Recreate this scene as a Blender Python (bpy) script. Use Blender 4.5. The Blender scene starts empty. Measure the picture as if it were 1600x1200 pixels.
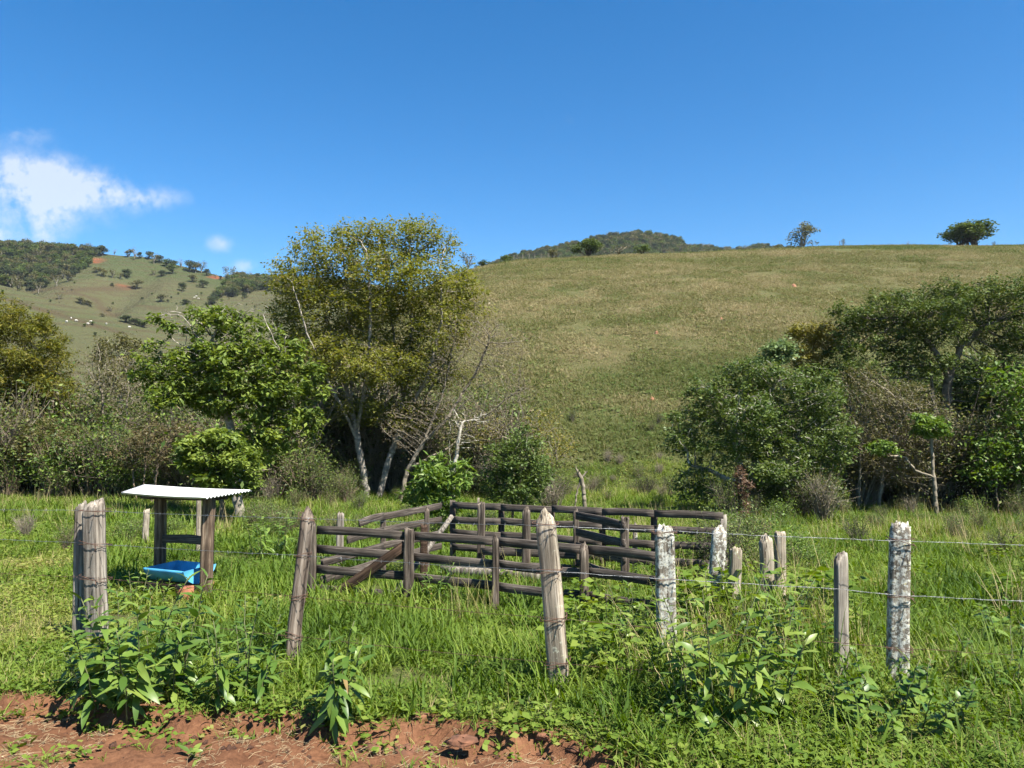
import bpy, math, random
import numpy as np
from mathutils import Vector, Matrix, Quaternion

# ------------------------------------------------------------------ camera, sky, sun, exposure
SC = bpy.context.scene
COL = SC.collection
R = math.radians
CAMZ = 1.75
PITCH = math.atan(50 / 1200)
cam_data = bpy.data.cameras.new('camera')
cam_data.sensor_width = 36.0
cam_data.lens = 27.0
cam_data.clip_start = 0.05
cam_data.clip_end = 6000
cam = bpy.data.objects.new('camera', cam_data)
cam.location = (0, 0, CAMZ)
cam.rotation_euler = (math.pi / 2 + PITCH, 0, 0)
COL.objects.link(cam)
SC.camera = cam

SUN_DIR = Vector((0.50, -0.45, 0.97)).normalized()      # towards the sun: behind the camera, to the right, high
SUN_EL = math.asin(SUN_DIR.z)
SUN_AZ = math.atan2(SUN_DIR.x, SUN_DIR.y)               # clockwise from +Y
world = bpy.data.worlds.new('World')
SC.world = world
world.use_nodes = True


def build_world():
    nt = world.node_tree
    N, L = nt.nodes, nt.links
    N.clear()
    out = N.new('ShaderNodeOutputWorld')
    bg = N.new('ShaderNodeBackground')
    sky = N.new('ShaderNodeTexSky')
    sky.sky_type = 'NISHITA'
    sky.sun_disc = False
    sky.sun_elevation = SUN_EL
    sky.sun_rotation = SUN_AZ
    sky.altitude = 900
    sky.air_density = 1.0
    sky.dust_density = 0.35
    sky.ozone_density = 2.2
    bg.inputs['Strength'].default_value = 0.063
    tc = N.new('ShaderNodeTexCoord')
    sep = N.new('ShaderNodeSeparateXYZ')
    L.new(tc.outputs['Generated'], sep.inputs[0])

    def math_(op, a, b=None, clamp=False):
        n = N.new('ShaderNodeMath'); n.operation = op; n.use_clamp = clamp
        for i, v in enumerate((a, b)):
            if v is None: continue
            if isinstance(v, (int, float)): n.inputs[i].default_value = v
            else: L.new(v, n.inputs[i])
        return n.outputs[0]
    ysafe = math_('MAXIMUM', sep.outputs['Y'], 0.02)
    u = math_('DIVIDE', sep.outputs['X'], ysafe)
    w = math_('DIVIDE', sep.outputs['Z'], ysafe)
    cmb = N.new('ShaderNodeCombineXYZ')
    L.new(u, cmb.inputs[0]); L.new(w, cmb.inputs[1])
    nz = N.new('ShaderNodeTexNoise'); nz.inputs['Scale'].default_value = 11; nz.inputs['Detail'].default_value = 9
    nz.inputs['Roughness'].default_value = 0.6; nz.inputs['Distortion'].default_value = 0.5
    L.new(cmb.outputs[0], nz.inputs['Vector'])
    nz2 = N.new('ShaderNodeTexNoise'); nz2.inputs['Scale'].default_value = 46; nz2.inputs['Detail'].default_value = 7; nz2.inputs['Roughness'].default_value = .6
    L.new(cmb.outputs[0], nz2.inputs['Vector'])
    nzf = math_('ADD', math_('MULTIPLY', nz.outputs['Fac'], .62), math_('MULTIPLY', nz2.outputs['Fac'], .38))
    total = None
    # cloud banks low over the far hills: (u, w, ru, rw, strength)
    clouds = []
    for px, py, rx, ry, s in ((20, 265, 75, 30, 1.05), (75, 290, 62, 34, 1.15), (135, 292, 50, 22, 1.05), (185, 310, 45, 18, .75), (242, 311, 42, 17, .80),
                              (70, 345, 40, 48, .85), (40, 210, 46, 13, .5), (345, 380, 24, 13, .85), (384, 415, 20, 11, .75),
                              (888, 188, 14, 14, .22), (-60, 330, 70, 60, .9), (-10, 366, 22, 10, 1.1),
                              (-160, 250, 90, 40, 1.0), (120, 330, 110, 50, .34)):
        x = (px - 800) / 1200; v = (600 - py) / 1200
        c, sn = math.cos(PITCH), math.sin(PITCH)
        dy = c - v * sn; dz = v * c + sn
        clouds.append((x / dy, dz / dy, rx / 1200, ry / 1200, s))
    for cu, cw, ru, rw, s in clouds:
        a = math_('DIVIDE', math_('SUBTRACT', u, cu), ru)
        b = math_('DIVIDE', math_('SUBTRACT', w, cw), rw)
        d2 = math_('ADD', math_('MULTIPLY', a, a), math_('MULTIPLY', b, b))
        g = math_('MULTIPLY', math_('POWER', 2.718, math_('MULTIPLY', d2, -0.85)), s)
        total = g if total is None else math_('ADD', total, g)
    # density = blob - noise
    ero = math_('MULTIPLY', math_('SUBTRACT', nzf, 0.46), 5.0)
    dens = math_('MULTIPLY', math_('SUBTRACT', math_('MULTIPLY', total, math_('ADD', 0.60, ero)), 0.14), 1.0, clamp=True)
    dens = math_('MULTIPLY', dens, math_('GREATER_THAN', sep.outputs['Y'], 0.05))
    dens = math_('MULTIPLY', math_('POWER', dens, 1.3), 0.74)
    sat = N.new('ShaderNodeHueSaturation'); sat.inputs['Saturation'].default_value = 1.40; sat.inputs['Value'].default_value = 1.0
    L.new(sky.outputs['Color'], sat.inputs['Color'])
    mix = N.new('ShaderNodeMix'); mix.data_type = 'RGBA'
    L.new(dens, mix.inputs['Factor'])
    L.new(sat.outputs['Color'], mix.inputs['A'])
    mix.inputs['B'].default_value = (4.6, 4.95, 5.35, 1)
    L.new(mix.outputs['Result'], bg.inputs['Color'])
    L.new(bg.outputs[0], out.inputs['Surface'])


build_world()
sun_data = bpy.data.lights.new('sun', 'SUN')
sun_data.energy = 4.8
sun_data.angle = R(0.53)
sun_data.color = (1.0, 0.95, 0.86)
sun = bpy.data.objects.new('sun', sun_data)
sun.rotation_euler = SUN_DIR.to_track_quat('Z', 'Y').to_euler()
sun.location = (20, -20, 40)
COL.objects.link(sun)
vs = SC.view_settings
vs.view_transform = 'Standard'
vs.look = 'None'
vs.exposure = 1.64
vs.gamma = 1.0
vs.use_curve_mapping = False
world.cycles.sampling_method = 'MANUAL'
world.cycles.sample_map_resolution = 256
SC.cycles.use_adaptive_sampling = True
SC.cycles.adaptive_threshold = 0.025
SC.cycles.max_bounces = 5
SC.cycles.diffuse_bounces = 3
SC.cycles.transmission_bounces = 4
SC.cycles.glossy_bounces = 2
SC.cycles.transparent_max_bounces = 4
SC.cycles.caustics_reflective = False
SC.cycles.caustics_refractive = False
SC.cycles.sample_clamp_indirect = 4.0

# ------------------------------------------------------------------ helpers
rng = np.random.default_rng(11)
random.seed(5)


def sstep(a, b, x):
    t = np.clip((np.asarray(x, float) - a) / (b - a), 0, 1)
    return t * t * (3 - 2 * t)


def _hash(ix, iy, seed):
    h = (ix.astype(np.int64) * 374761393 + iy.astype(np.int64) * 668265263 + seed * 974711) & 0x7fffffff
    h = ((h ^ (h >> 13)) * 1274126177) & 0x7fffffff
    return ((h ^ (h >> 16)) & 0xffff) / 65535.0


def vnoise(x, y, seed=0):
    x = np.asarray(x, float); y = np.asarray(y, float)
    ix, iy = np.floor(x), np.floor(y)
    fx, fy = x - ix, y - iy
    fx = fx * fx * (3 - 2 * fx); fy = fy * fy * (3 - 2 * fy)
    a = _hash(ix, iy, seed); b = _hash(ix + 1, iy, seed); c = _hash(ix, iy + 1, seed); d = _hash(ix + 1, iy + 1, seed)
    return (a * (1 - fx) + b * fx) * (1 - fy) + (c * (1 - fx) + d * fx) * fy


def fbm(x, y, seed=0, oct=4):
    s, a, t = 0, 1.0, 0
    for i in range(oct):
        s = s + a * vnoise(np.asarray(x) * 2 ** i + 17.3 * i, np.asarray(y) * 2 ** i - 9.1 * i, seed + i)
        t += a; a *= .5
    return s / t


def pdir(px, py):
    u = (px - 800) / 1200; v = (600 - py) / 1200
    c, s = math.cos(PITCH), math.sin(PITCH)
    dy = c - v * s
    return u / dy, (v * c + s) / dy


def pt(px, py, d):
    """the world point that stands at distance d (along +Y) in direction of a photo position"""
    a, b = pdir(px, py)
    return Vector((a * d, d, CAMZ + b * d))


def xat(px, d):
    return (px - 800) / 1200 * d


_GY = np.array([-200, 0, 3.6, 4.4, 5.2, 6.1, 7, 9, 11, 15, 20, 30, 45, 70, 6000.])
_GZ = np.array([0, 0, 0, .01, -.10, -.20, -.26, -.40, -.52, -.72, -.95, -1.25, -1.4, -1.5, -1.5])
_EX = np.array([-40, -6, -3.3, -2.3, -1.5, -1.07, -.6, -.1, .2, .45, .8, 1.2, 3, 40])
_EY = np.array([5.5, 5.4, 5.10, 4.86, 4.60, 4.48, 4.44, 4.34, 4.28, 4.12, 3.7, 3.1, 2.0, -8])


def edge_y(x):
    return np.interp(x, _EX, _EY) + .22 * (fbm(np.asarray(x) * 2.3, np.asarray(x) * 0 + 3.1, 4) - .5) + .12 * (vnoise(np.asarray(x) * 9, 0 * np.asarray(x), 8) - .5)


def dirt_mask(x, y):
    e = edge_y(x)
    return sstep(.05, -.05, np.asarray(y) - e - .12 * (fbm(np.asarray(x) * 5, np.asarray(y) * 5, 21) - .5))


def zg(x, y):
    x = np.asarray(x, float); y = np.asarray(y, float)
    z = np.interp(y, _GY, _GZ)
    z = (z + np.interp(y - .5, _GY, _GZ) + np.interp(y + .5, _GY, _GZ)) / 3
    z = z - .014 * np.clip(x, -40, 40) * sstep(7, 16, y)
    z = z + .05 * (fbm(x * .8, y * .8, 2) - .5) + .12 * (fbm(x * .15, y * .15, 5) - .5) * sstep(6, 20, y)
    m = dirt_mask(x, y)
    z = z - .10 * m + m * .075 * (fbm(x * 5, y * 5, 31) - .5) + m * .035 * (vnoise(x * 15, y * 15, 33) - .5)
    return z


def zgf(x, y):
    return float(zg(np.array([x]), np.array([y]))[0])


def new_mesh(name, verts, quads=None, tris=None, fattr=None, vattr=None, smooth=False, mats=(), midx=None):
    me = bpy.data.meshes.new(name)
    verts = np.asarray(verts, np.float32).reshape(-1, 3)
    quads = np.zeros((0, 4), np.int32) if quads is None else np.asarray(quads, np.int32).reshape(-1, 4)
    tris = np.zeros((0, 3), np.int32) if tris is None else np.asarray(tris, np.int32).reshape(-1, 3)
    me.vertices.add(len(verts)); me.vertices.foreach_set('co', verts.ravel())
    nq, ntr = len(quads), len(tris)
    if nq + ntr:
        me.loops.add(nq * 4 + ntr * 3)
        me.loops.foreach_set('vertex_index', np.concatenate([quads.ravel(), tris.ravel()]))
        me.polygons.add(nq + ntr)
        starts = np.concatenate([np.arange(nq) * 4, nq * 4 + np.arange(ntr) * 3]).astype(np.int32)
        me.polygons.foreach_set('loop_start', starts)
        if smooth: me.polygons.foreach_set('use_smooth', np.ones(nq + ntr, bool))
        if midx is not None: me.polygons.foreach_set('material_index', np.asarray(midx, np.int32))
    for m in mats: me.materials.append(m)
    me.update(calc_edges=True)
    for dom, dct in (('FACE', fattr), ('POINT', vattr)):
        for k, v in (dct or {}).items():
            v = np.asarray(v)
            if v.ndim == 2:
                a = me.attributes.new(k, 'FLOAT_VECTOR', dom); a.data.foreach_set('vector', v.astype(np.float32).ravel())
            elif v.dtype.kind == 'i':
                a = me.attributes.new(k, 'INT', dom); a.data.foreach_set('value', v.astype(np.int32))
            else:
                a = me.attributes.new(k, 'FLOAT', dom); a.data.foreach_set('value', v.astype(np.float32))
    return me


def link(name, data, parent=None, loc=None, rot=None, scale=None, kind=None, label=None, cat=None, group=None):
    o = bpy.data.objects.new(name, data)
    COL.objects.link(o)
    if parent is not None: o.parent = parent
    if loc is not None: o.location = loc
    if rot is not None: o.rotation_euler = rot
    if scale is not None: o.scale = scale if hasattr(scale, '__len__') else (scale,) * 3
    for k, v in (('kind', kind), ('label', label), ('category', cat), ('group', group)):
        if v: o[k] = v
    return o


def grid_quads(nx, ny):
    i = np.arange(nx - 1)[None, :] + np.arange(ny - 1)[:, None] * nx
    i = i.ravel()
    return np.stack([i, i + 1, i + 1 + nx, i + nx], 1)


class MB:
    """collects pieces of one mesh"""
    def __init__(s): s.v = []; s.q = []; s.t = []; s.n = 0
    def add(s, v, q=None, t=None):
        v = np.asarray(v, float).reshape(-1, 3)
        if q is not None and len(q): s.q.append(np.asarray(q).reshape(-1, 4) + s.n)
        if t is not None and len(t): s.t.append(np.asarray(t).reshape(-1, 3) + s.n)
        s.v.append(v); s.n += len(v)
    def mesh(s, name, mat, smooth=False):
        return new_mesh(name, np.concatenate(s.v), np.concatenate(s.q) if s.q else None, np.concatenate(s.t) if s.t else None, smooth=smooth, mats=[mat])
    def tube(s, pts, rad, k=5, cap=True):
        P = np.asarray(pts, float); n = len(P)
        rad = np.broadcast_to(np.asarray(rad, float), (n,))
        T = np.gradient(P, axis=0); T /= np.linalg.norm(T, axis=1)[:, None] + 1e-9
        ref = np.tile([0.31, .22, .92], (n, 1)); bad = np.abs((ref * T).sum(1)) > .9
        ref[bad] = [1, .1, 0]
        A = np.cross(T, ref); A /= np.linalg.norm(A, axis=1)[:, None]
        B = np.cross(T, A)
        th = np.arange(k) / k * 2 * math.pi
        V = P[:, None] + rad[:, None, None] * (A[:, None] * np.cos(th)[None, :, None] + B[:, None] * np.sin(th)[None, :, None])
        q = []
        for i in range(n - 1):
            for j in range(k):
                a, b = i * k + j, i * k + (j + 1) % k
                q.append((a, b, b + k, a + k))
        V = V.reshape(-1, 3); t = []
        if cap:
            V = np.vstack([V, P[:1], P[-1:]])
            for j in range(k):
                t.append((n * k, (j + 1) % k, j)); t.append((n * k + 1, (n - 1) * k + j, (n - 1) * k + (j + 1) % k))
        s.add(V, q, t)
    def box(s, c, size, jitter=0.0, bev=0.0):
        x, y, z = np.asarray(size) / 2
        v = np.array([[-x, -y, -z], [x, -y, -z], [x, y, -z], [-x, y, -z], [-x, -y, z], [x, -y, z], [x, y, z], [-x, y, z]]) + np.asarray(c)
        if jitter: v = v + rng.normal(0, jitter, v.shape)
        s.add(v, [(0, 3, 2, 1), (4, 5, 6, 7), (0, 1, 5, 4), (1, 2, 6, 5), (2, 3, 7, 6), (3, 0, 4, 7)])


# ------------------------------------------------------------------ materials
def mat_new(name):
    m = bpy.data.materials.new(name); m.use_nodes = True
    nt = m.node_tree; nt.nodes.clear()
    return m, nt.nodes, nt.links


def rampnode(N, stops):
    r = N.new('ShaderNodeValToRGB')
    el = r.color_ramp.elements
    while len(el) < len(stops): el.new(0.5)
    for e, (p, c) in zip(el, stops):
        e.position = p; e.color = (c[0], c[1], c[2], 1)
    return r


def foliage_mat(name, stops, transl=.3, rough=.5, spec=.3, src='face', tsat=1.0):
    """leaf or blade: colour varies from piece to piece; thin, so light comes through"""
    m, N, L = mat_new(name)
    out = N.new('ShaderNodeOutputMaterial')
    at = N.new('ShaderNodeAttribute')
    if src == 'face': at.attribute_type = 'GEOMETRY'; at.attribute_name = 'v'
    else: at.attribute_type = 'INSTANCER'; at.attribute_name = 'tint'
    fac = at.outputs['Fac']
    if src != 'face':
        # piece-to-piece spread on top of the tuft's own tint
        a2 = N.new('ShaderNodeAttribute'); a2.attribute_type = 'GEOMETRY'; a2.attribute_name = 'v'
        ma = N.new('ShaderNodeMath'); ma.operation = 'MULTIPLY_ADD'; ma.inputs[1].default_value = .30
        L.new(a2.outputs['Fac'], ma.inputs[0])
        sb = N.new('ShaderNodeMath'); sb.operation = 'SUBTRACT'; sb.inputs[1].default_value = .15
        L.new(fac, sb.inputs[0]); L.new(sb.outputs[0], ma.inputs[2])
        fac = ma.outputs[0]
    rp = rampnode(N, stops)
    L.new(fac, rp.inputs[0])
    pb = N.new('ShaderNodeBsdfPrincipled')
    pb.inputs['Roughness'].default_value = rough
    pb.inputs['Specular IOR Level'].default_value = spec
    L.new(rp.outputs[0], pb.inputs['Base Color'])
    tr = N.new('ShaderNodeBsdfTranslucent')
    hs = N.new('ShaderNodeHueSaturation'); hs.inputs['Saturation'].default_value = 1.15 * tsat; hs.inputs['Value'].default_value = 1.25
    hs.inputs['Hue'].default_value = .49
    L.new(rp.outputs[0], hs.inputs['Color']); L.new(hs.outputs[0], tr.inputs['Color'])
    mx = N.new('ShaderNodeMixShader'); mx.inputs[0].default_value = transl
    L.new(pb.outputs[0], mx.inputs[1]); L.new(tr.outputs[0], mx.inputs[2])
    L.new(mx.outputs[0], out.inputs['Surface'])
    return m


def wood_mat(name, dark, mid, light, axis='Z', scale=9, stretch=14, rough=.85, bump=.5, lichen=0, lichen_col=(.55, .57, .5), moss=0):
    m, N, L = mat_new(name)
    out = N.new('ShaderNodeOutputMaterial'); pb = N.new('ShaderNodeBsdfPrincipled')
    pb.inputs['Roughness'].default_value = rough; pb.inputs['Specular IOR Level'].default_value = .2
    tc = N.new('ShaderNodeTexCoord'); oi = N.new('ShaderNodeObjectInfo')
    mp = N.new('ShaderNodeMapping')
    sc = [scale * 4] * 3; sc['XYZ'.index(axis)] = scale * 4 / stretch
    mp.inputs['Scale'].default_value = sc
    add = N.new('ShaderNodeVectorMath'); add.operation = 'ADD'
    mul = N.new('ShaderNodeVectorMath'); mul.operation = 'SCALE'; mul.inputs[0].default_value = (37, 51, 23)
    L.new(oi.outputs['Random'], mul.inputs['Scale'])
    L.new(tc.outputs['Object'], mp.inputs[0]); L.new(mp.outputs[0], add.inputs[0]); L.new(mul.outputs[0], add.inputs[1])
    n1 = N.new('ShaderNodeTexNoise'); n1.inputs['Scale'].default_value = 1.0; n1.inputs['Detail'].default_value = 8; n1.inputs['Roughness'].default_value = .68
    L.new(add.outputs[0], n1.inputs['Vector'])
    rp = rampnode(N, [(.36, dark), (.50, mid), (.64, light)])
    L.new(n1.outputs['Fac'], rp.inputs[0])
    # large weather patches
    n2 = N.new('ShaderNodeTexNoise'); n2.inputs['Scale'].default_value = 3.3; n2.inputs['Detail'].default_value = 4
    a3 = N.new('ShaderNodeVectorMath'); a3.operation = 'ADD'
    L.new(tc.outputs['Object'], a3.inputs[0]); L.new(mul.outputs[0], a3.inputs[1]); L.new(a3.outputs[0], n2.inputs['Vector'])
    mxw = N.new('ShaderNodeMix'); mxw.data_type = 'RGBA'; mxw.blend_type = 'MULTIPLY'; mxw.inputs['Factor'].default_value = .7
    rw = rampnode(N, [(.35, (.55, .53, .5)), (.62, (1.2, 1.16, 1.1))])
    L.new(n2.outputs['Fac'], rw.inputs[0]); L.new(rp.outputs[0], mxw.inputs['A']); L.new(rw.outputs[0], mxw.inputs['B'])
    # long dark drying cracks
    mpc = N.new('ShaderNodeMapping'); scc = [scale * 7] * 3; scc['XYZ'.index(axis)] = scale * .22
    mpc.inputs['Scale'].default_value = scc
    L.new(a3.outputs[0], mpc.inputs[0])
    nc = N.new('ShaderNodeTexNoise'); nc.inputs['Scale'].default_value = 1.0; nc.inputs['Detail'].default_value = 3
    L.new(mpc.outputs[0], nc.inputs['Vector'])
    rcr = rampnode(N, [(.33, (.25, .22, .2)), (.41, (1, 1, 1))])
    L.new(nc.outputs['Fac'], rcr.inputs[0])
    mxc = N.new('ShaderNodeMix'); mxc.data_type = 'RGBA'; mxc.blend_type = 'MULTIPLY'; mxc.inputs['Factor'].default_value = 1.0
    L.new(mxw.outputs['Result'], mxc.inputs['A']); L.new(rcr.outputs[0], mxc.inputs['B'])
    col = mxc.outputs['Result']
    if lichen > 0:
        n3 = N.new('ShaderNodeTexNoise'); n3.inputs['Scale'].default_value = 26; n3.inputs['Detail'].default_value = 6; n3.inputs['Roughness'].default_value = .7
        L.new(a3.outputs[0], n3.inputs['Vector'])
        rl = rampnode(N, [(.62 - .22 * lichen, (0, 0, 0)), (.68 - .22 * lichen, (1, 1, 1))])
        L.new(n3.outputs['Fac'], rl.inputs[0])
        n4 = N.new('ShaderNodeTexNoise'); n4.inputs['Scale'].default_value = 42; n4.inputs['Detail'].default_value = 5
        L.new(a3.outputs[0], n4.inputs['Vector'])
        rc = rampnode(N, [(.34, (.13, .125, .105)), (.42, tuple(.6 * c for c in lichen_col)), (.58, lichen_col), (.72, (.40, .33, .10))])
        L.new(n4.outputs['Fac'], rc.inputs[0])
        mx = N.new('ShaderNodeMix'); mx.data_type = 'RGBA'
        L.new(rl.outputs[0], mx.inputs['Factor']); L.new(col, mx.inputs['A']); L.new(rc.outputs[0], mx.inputs['B'])
        col = mx.outputs['Result']
    L.new(col, pb.inputs['Base Color'])
    bp = N.new('ShaderNodeBump'); bp.inputs['Strength'].default_value = bump; bp.inputs['Distance'].default_value = .012
    L.new(n1.outputs['Fac'], bp.inputs['Height']); L.new(bp.outputs[0], pb.inputs['Normal'])
    L.new(pb.outputs[0], out.inputs['Surface'])
    return m


def plain_mat(name, col, rough=.6, metal=0, noise=.25, nscale=12, spec=.4, bump=0):
    m, N, L = mat_new(name)
    out = N.new('ShaderNodeOutputMaterial'); pb = N.new('ShaderNodeBsdfPrincipled')
    pb.inputs['Roughness'].default_value = rough; pb.inputs['Metallic'].default_value = metal; pb.inputs['Specular IOR Level'].default_value = spec
    tc = N.new('ShaderNodeTexCoord'); n1 = N.new('ShaderNodeTexNoise'); n1.inputs['Scale'].default_value = nscale; n1.inputs['Detail'].default_value = 6
    L.new(tc.outputs['Object'], n1.inputs['Vector'])
    rp = rampnode(N, [(.3, tuple(c * (1 - noise) for c in col)), (.7, tuple(min(1, c * (1 + noise)) for c in col))])
    L.new(n1.outputs['Fac'], rp.inputs[0]); L.new(rp.outputs[0], pb.inputs['Base Color'])
    if bump:
        bp = N.new('ShaderNodeBump'); bp.inputs['Strength'].default_value = bump; bp.inputs['Distance'].default_value = .02
        L.new(n1.outputs['Fac'], bp.inputs['Height']); L.new(bp.outputs[0], pb.inputs['Normal'])
    L.new(pb.outputs[0], out.inputs['Surface'])
    return m


def bark_mat(name, dark, light, scale=6, pale=None):
    m, N, L = mat_new(name)
    out = N.new('ShaderNodeOutputMaterial'); pb = N.new('ShaderNodeBsdfPrincipled')
    pb.inputs['Roughness'].default_value = .9; pb.inputs['Specular IOR Level'].default_value = .15
    tc = N.new('ShaderNodeTexCoord'); n1 = N.new('ShaderNodeTexNoise'); n1.inputs['Scale'].default_value = scale; n1.inputs['Detail'].default_value = 8
    n1.inputs['Roughness'].default_value = .65
    L.new(tc.outputs['Object'], n1.inputs['Vector'])
    st = [(.32, dark), (.58, light)]
    if pale: st.append((.70, pale))
    rp = rampnode(N, st)
    L.new(n1.outputs['Fac'], rp.inputs[0]); L.new(rp.outputs[0], pb.inputs['Base Color'])
    L.new(pb.outputs[0], out.inputs['Surface'])
    return m


def ground_mat():
    m, N, L = mat_new('pasture_soil')
    out = N.new('ShaderNodeOutputMaterial'); pb = N.new('ShaderNodeBsdfPrincipled')
    pb.inputs['Roughness'].default_value = .95; pb.inputs['Specular IOR Level'].default_value = .1
    tc = N.new('ShaderNodeTexCoord')
    n1 = N.new('ShaderNodeTexNoise'); n1.inputs['Scale'].default_value = 2.2; n1.inputs['Detail'].default_value = 10; n1.inputs['Roughness'].default_value = .62
    n2 = N.new('ShaderNodeTexNoise'); n2.inputs['Scale'].default_value = 34; n2.inputs['Detail'].default_value = 6; n2.inputs['Roughness'].default_value = .7
    for n in (n1, n2): L.new(tc.outputs['Object'], n.inputs['Vector'])
    rd = rampnode(N, [(.30, (.042, .020, .011)), (.45, (.105, .048, .025)), (.60, (.165, .080, .042)), (.76, (.245, .14, .082))])
    mixn = N.new('ShaderNodeMix'); mixn.data_type = 'FLOAT'; mixn.inputs['Factor'].default_value = .5
    L.new(n1.outputs['Fac'], mixn.inputs['A']); L.new(n2.outputs['Fac'], mixn.inputs['B'])
    L.new(mixn.outputs['Result'], rd.inputs[0])
    rg = rampnode(N, [(.3, (.035, .045, .014)), (.55, (.075, .085, .026)), (.75, (.12, .11, .045))])
    L.new(mixn.outputs['Result'], rg.inputs[0])
    at = N.new('ShaderNodeAttribute'); at.attribute_name = 'dirt'
    mx = N.new('ShaderNodeMix'); mx.data_type = 'RGBA'
    L.new(at.outputs['Fac'], mx.inputs['Factor']); L.new(rg.outputs[0], mx.inputs['A']); L.new(rd.outputs[0], mx.inputs['B'])
    L.new(mx.outputs['Result'], pb.inputs['Base Color'])
    bp = N.new('ShaderNodeBump'); bp.inputs['Strength'].default_value = .9; bp.inputs['Distance'].default_value = .03
    L.new(mixn.outputs['Result'], bp.inputs['Height']); L.new(bp.outputs[0], pb.inputs['Normal'])
    L.new(pb.outputs[0], out.inputs['Surface'])
    return m


def hill_mat(name, green, straw, brown, s1, s2, bias=0.0):
    """grazed hillside: patches of straw and green; attributes red (bare earth), lush (wet green foot)"""
    m, N, L = mat_new(name)
    out = N.new('ShaderNodeOutputMaterial'); pb = N.new('ShaderNodeBsdfPrincipled')
    pb.inputs['Roughness'].default_value = .95; pb.inputs['Specular IOR Level'].default_value = .08
    tc = N.new('ShaderNodeTexCoord')
    n1 = N.new('ShaderNodeTexNoise'); n1.inputs['Scale'].default_value = s1; n1.inputs['Detail'].default_value = 8; n1.inputs['Roughness'].default_value = .6
    n2 = N.new('ShaderNodeTexNoise'); n2.inputs['Scale'].default_value = s2; n2.inputs['Detail'].default_value = 5; n2.inputs['Roughness'].default_value = .75
    for n in (n1, n2): L.new(tc.outputs['Object'], n.inputs['Vector'])
    ad = N.new('ShaderNodeMix'); ad.data_type = 'FLOAT'; ad.inputs['Factor'].default_value = .5
    L.new(n1.outputs['Fac'], ad.inputs['A']); L.new(n2.outputs['Fac'], ad.inputs['B'])
    rp = rampnode(N, [(.36 + bias, green), (.5 + bias, straw), (.68 + bias, brown)])
    L.new(ad.outputs['Result'], rp.inputs[0])
    col = rp.outputs[0]
    for nm, c in (('lush', tuple(g * 1.05 for g in green)), ('red', (.23, .085, .042)), ('track', (.085, .062, .034))):
        at = N.new('ShaderNodeAttribute'); at.attribute_name = nm
        mx = N.new('ShaderNodeMix'); mx.data_type = 'RGBA'
        L.new(at.outputs['Fac'], mx.inputs['Factor']); L.new(col, mx.inputs['A']); mx.inputs['B'].default_value = (*c, 1)
        col = mx.outputs['Result']
    L.new(col, pb.inputs['Base Color'])
    bp = N.new('ShaderNodeBump'); bp.inputs['Strength'].default_value = .8; bp.inputs['Distance'].default_value = .5 / s2 * 4
    L.new(n2.outputs['Fac'], bp.inputs['Height']); L.new(bp.outputs[0], pb.inputs['Normal'])
    L.new(pb.outputs[0], out.inputs['Surface'])
    return m


M = {}
M['ground'] = ground_mat()
M['hill'] = hill_mat('grazed_hillside', (.074, .090, .028), (.122, .115, .048), (.136, .108, .054), .10, 2.6)
M['farhill'] = hill_mat('far_grazed_hillside', (.062, .080, .030), (.100, .102, .046), (.088, .075, .038), .02, .35)
M['rail'] = wood_mat('dark_weathered_board', (.028, .022, .018), (.070, .058, .049), (.15, .13, .112), 'X', 16, 34, bump=.2)
M['brace'] = wood_mat('reddish_brown_board', (.026, .015, .010), (.056, .034, .022), (.10, .066, .044), 'X', 14, 30)
M['corral_post'] = wood_mat('dark_weathered_post', (.025, .019, .015), (.075, .06, .048), (.17, .145, .118), 'Z', 8, 16)
M['post_brown'] = wood_mat('brown_grey_post', (.045, .034, .027), (.125, .10, .08), (.25, .215, .18), 'Z', 8, 20)
M['post_grey'] = wood_mat('grey_split_post', (.07, .06, .05), (.19, .168, .14), (.33, .305, .265), 'Z', 8, 22)
M['post_pale'] = wood_mat('pale_bleached_post', (.12, .098, .07), (.28, .24, .185), (.45, .40, .325), 'Z', 9, 26, lichen=.12, lichen_col=(.5, .48, .36))
M['post_lichen'] = wood_mat('lichen_covered_post', (.06, .05, .04), (.17, .15, .12), (.30, .275, .23), 'Z', 8, 12, lichen=.70, lichen_col=(.50, .50, .44))
M['shelter_wood'] = wood_mat('dark_brown_shelter_timber', (.03, .02, .013), (.095, .066, .046), (.21, .165, .12), 'Z', 7, 18)
M['roof'] = plain_mat('white_fibre_cement_sheet', (.56, .56, .55), .75, noise=.22, nscale=3.5)
M['trough'] = plain_mat('blue_plastic', (.06, .27, .45), .55, noise=.35, nscale=4, spec=.35)
M['brick'] = plain_mat('brick_red', (.24, .09, .05), .9, noise=.3, nscale=20)
M['wire'] = plain_mat('galvanised_wire', (.26, .265, .27), .45, .6, noise=.3, nscale=30)
M['rust'] = plain_mat('rusty_wire', (.10, .055, .038), .8, .2, noise=.4, nscale=30)
M['clod'] = plain_mat('red_earth_clod', (.125, .055, .029), .95, noise=.5, nscale=18, bump=1.0)
M['termite'] = plain_mat('termite_mound_earth', (.24, .115, .065), .95, noise=.3, nscale=3, bump=.5)
M['cow'] = plain_mat('white_hide', (.5, .47, .42), .8, noise=.08)
M['bark_grey'] = bark_mat('grey_bark', (.10, .085, .068), (.29, .26, .215), 7, (.44, .41, .355))
M['bark_pale'] = bark_mat('pale_bark', (.17, .15, .12), (.42, .39, .33), 6, (.56, .53, .47))
M['bark_mid'] = bark_mat('brown_grey_bark', (.055, .047, .038), (.15, .132, .108), 7, (.26, .235, .20))
M['bark_dark'] = bark_mat('dark_bark', (.03, .025, .02), (.10, .085, .068), 7)
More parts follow.
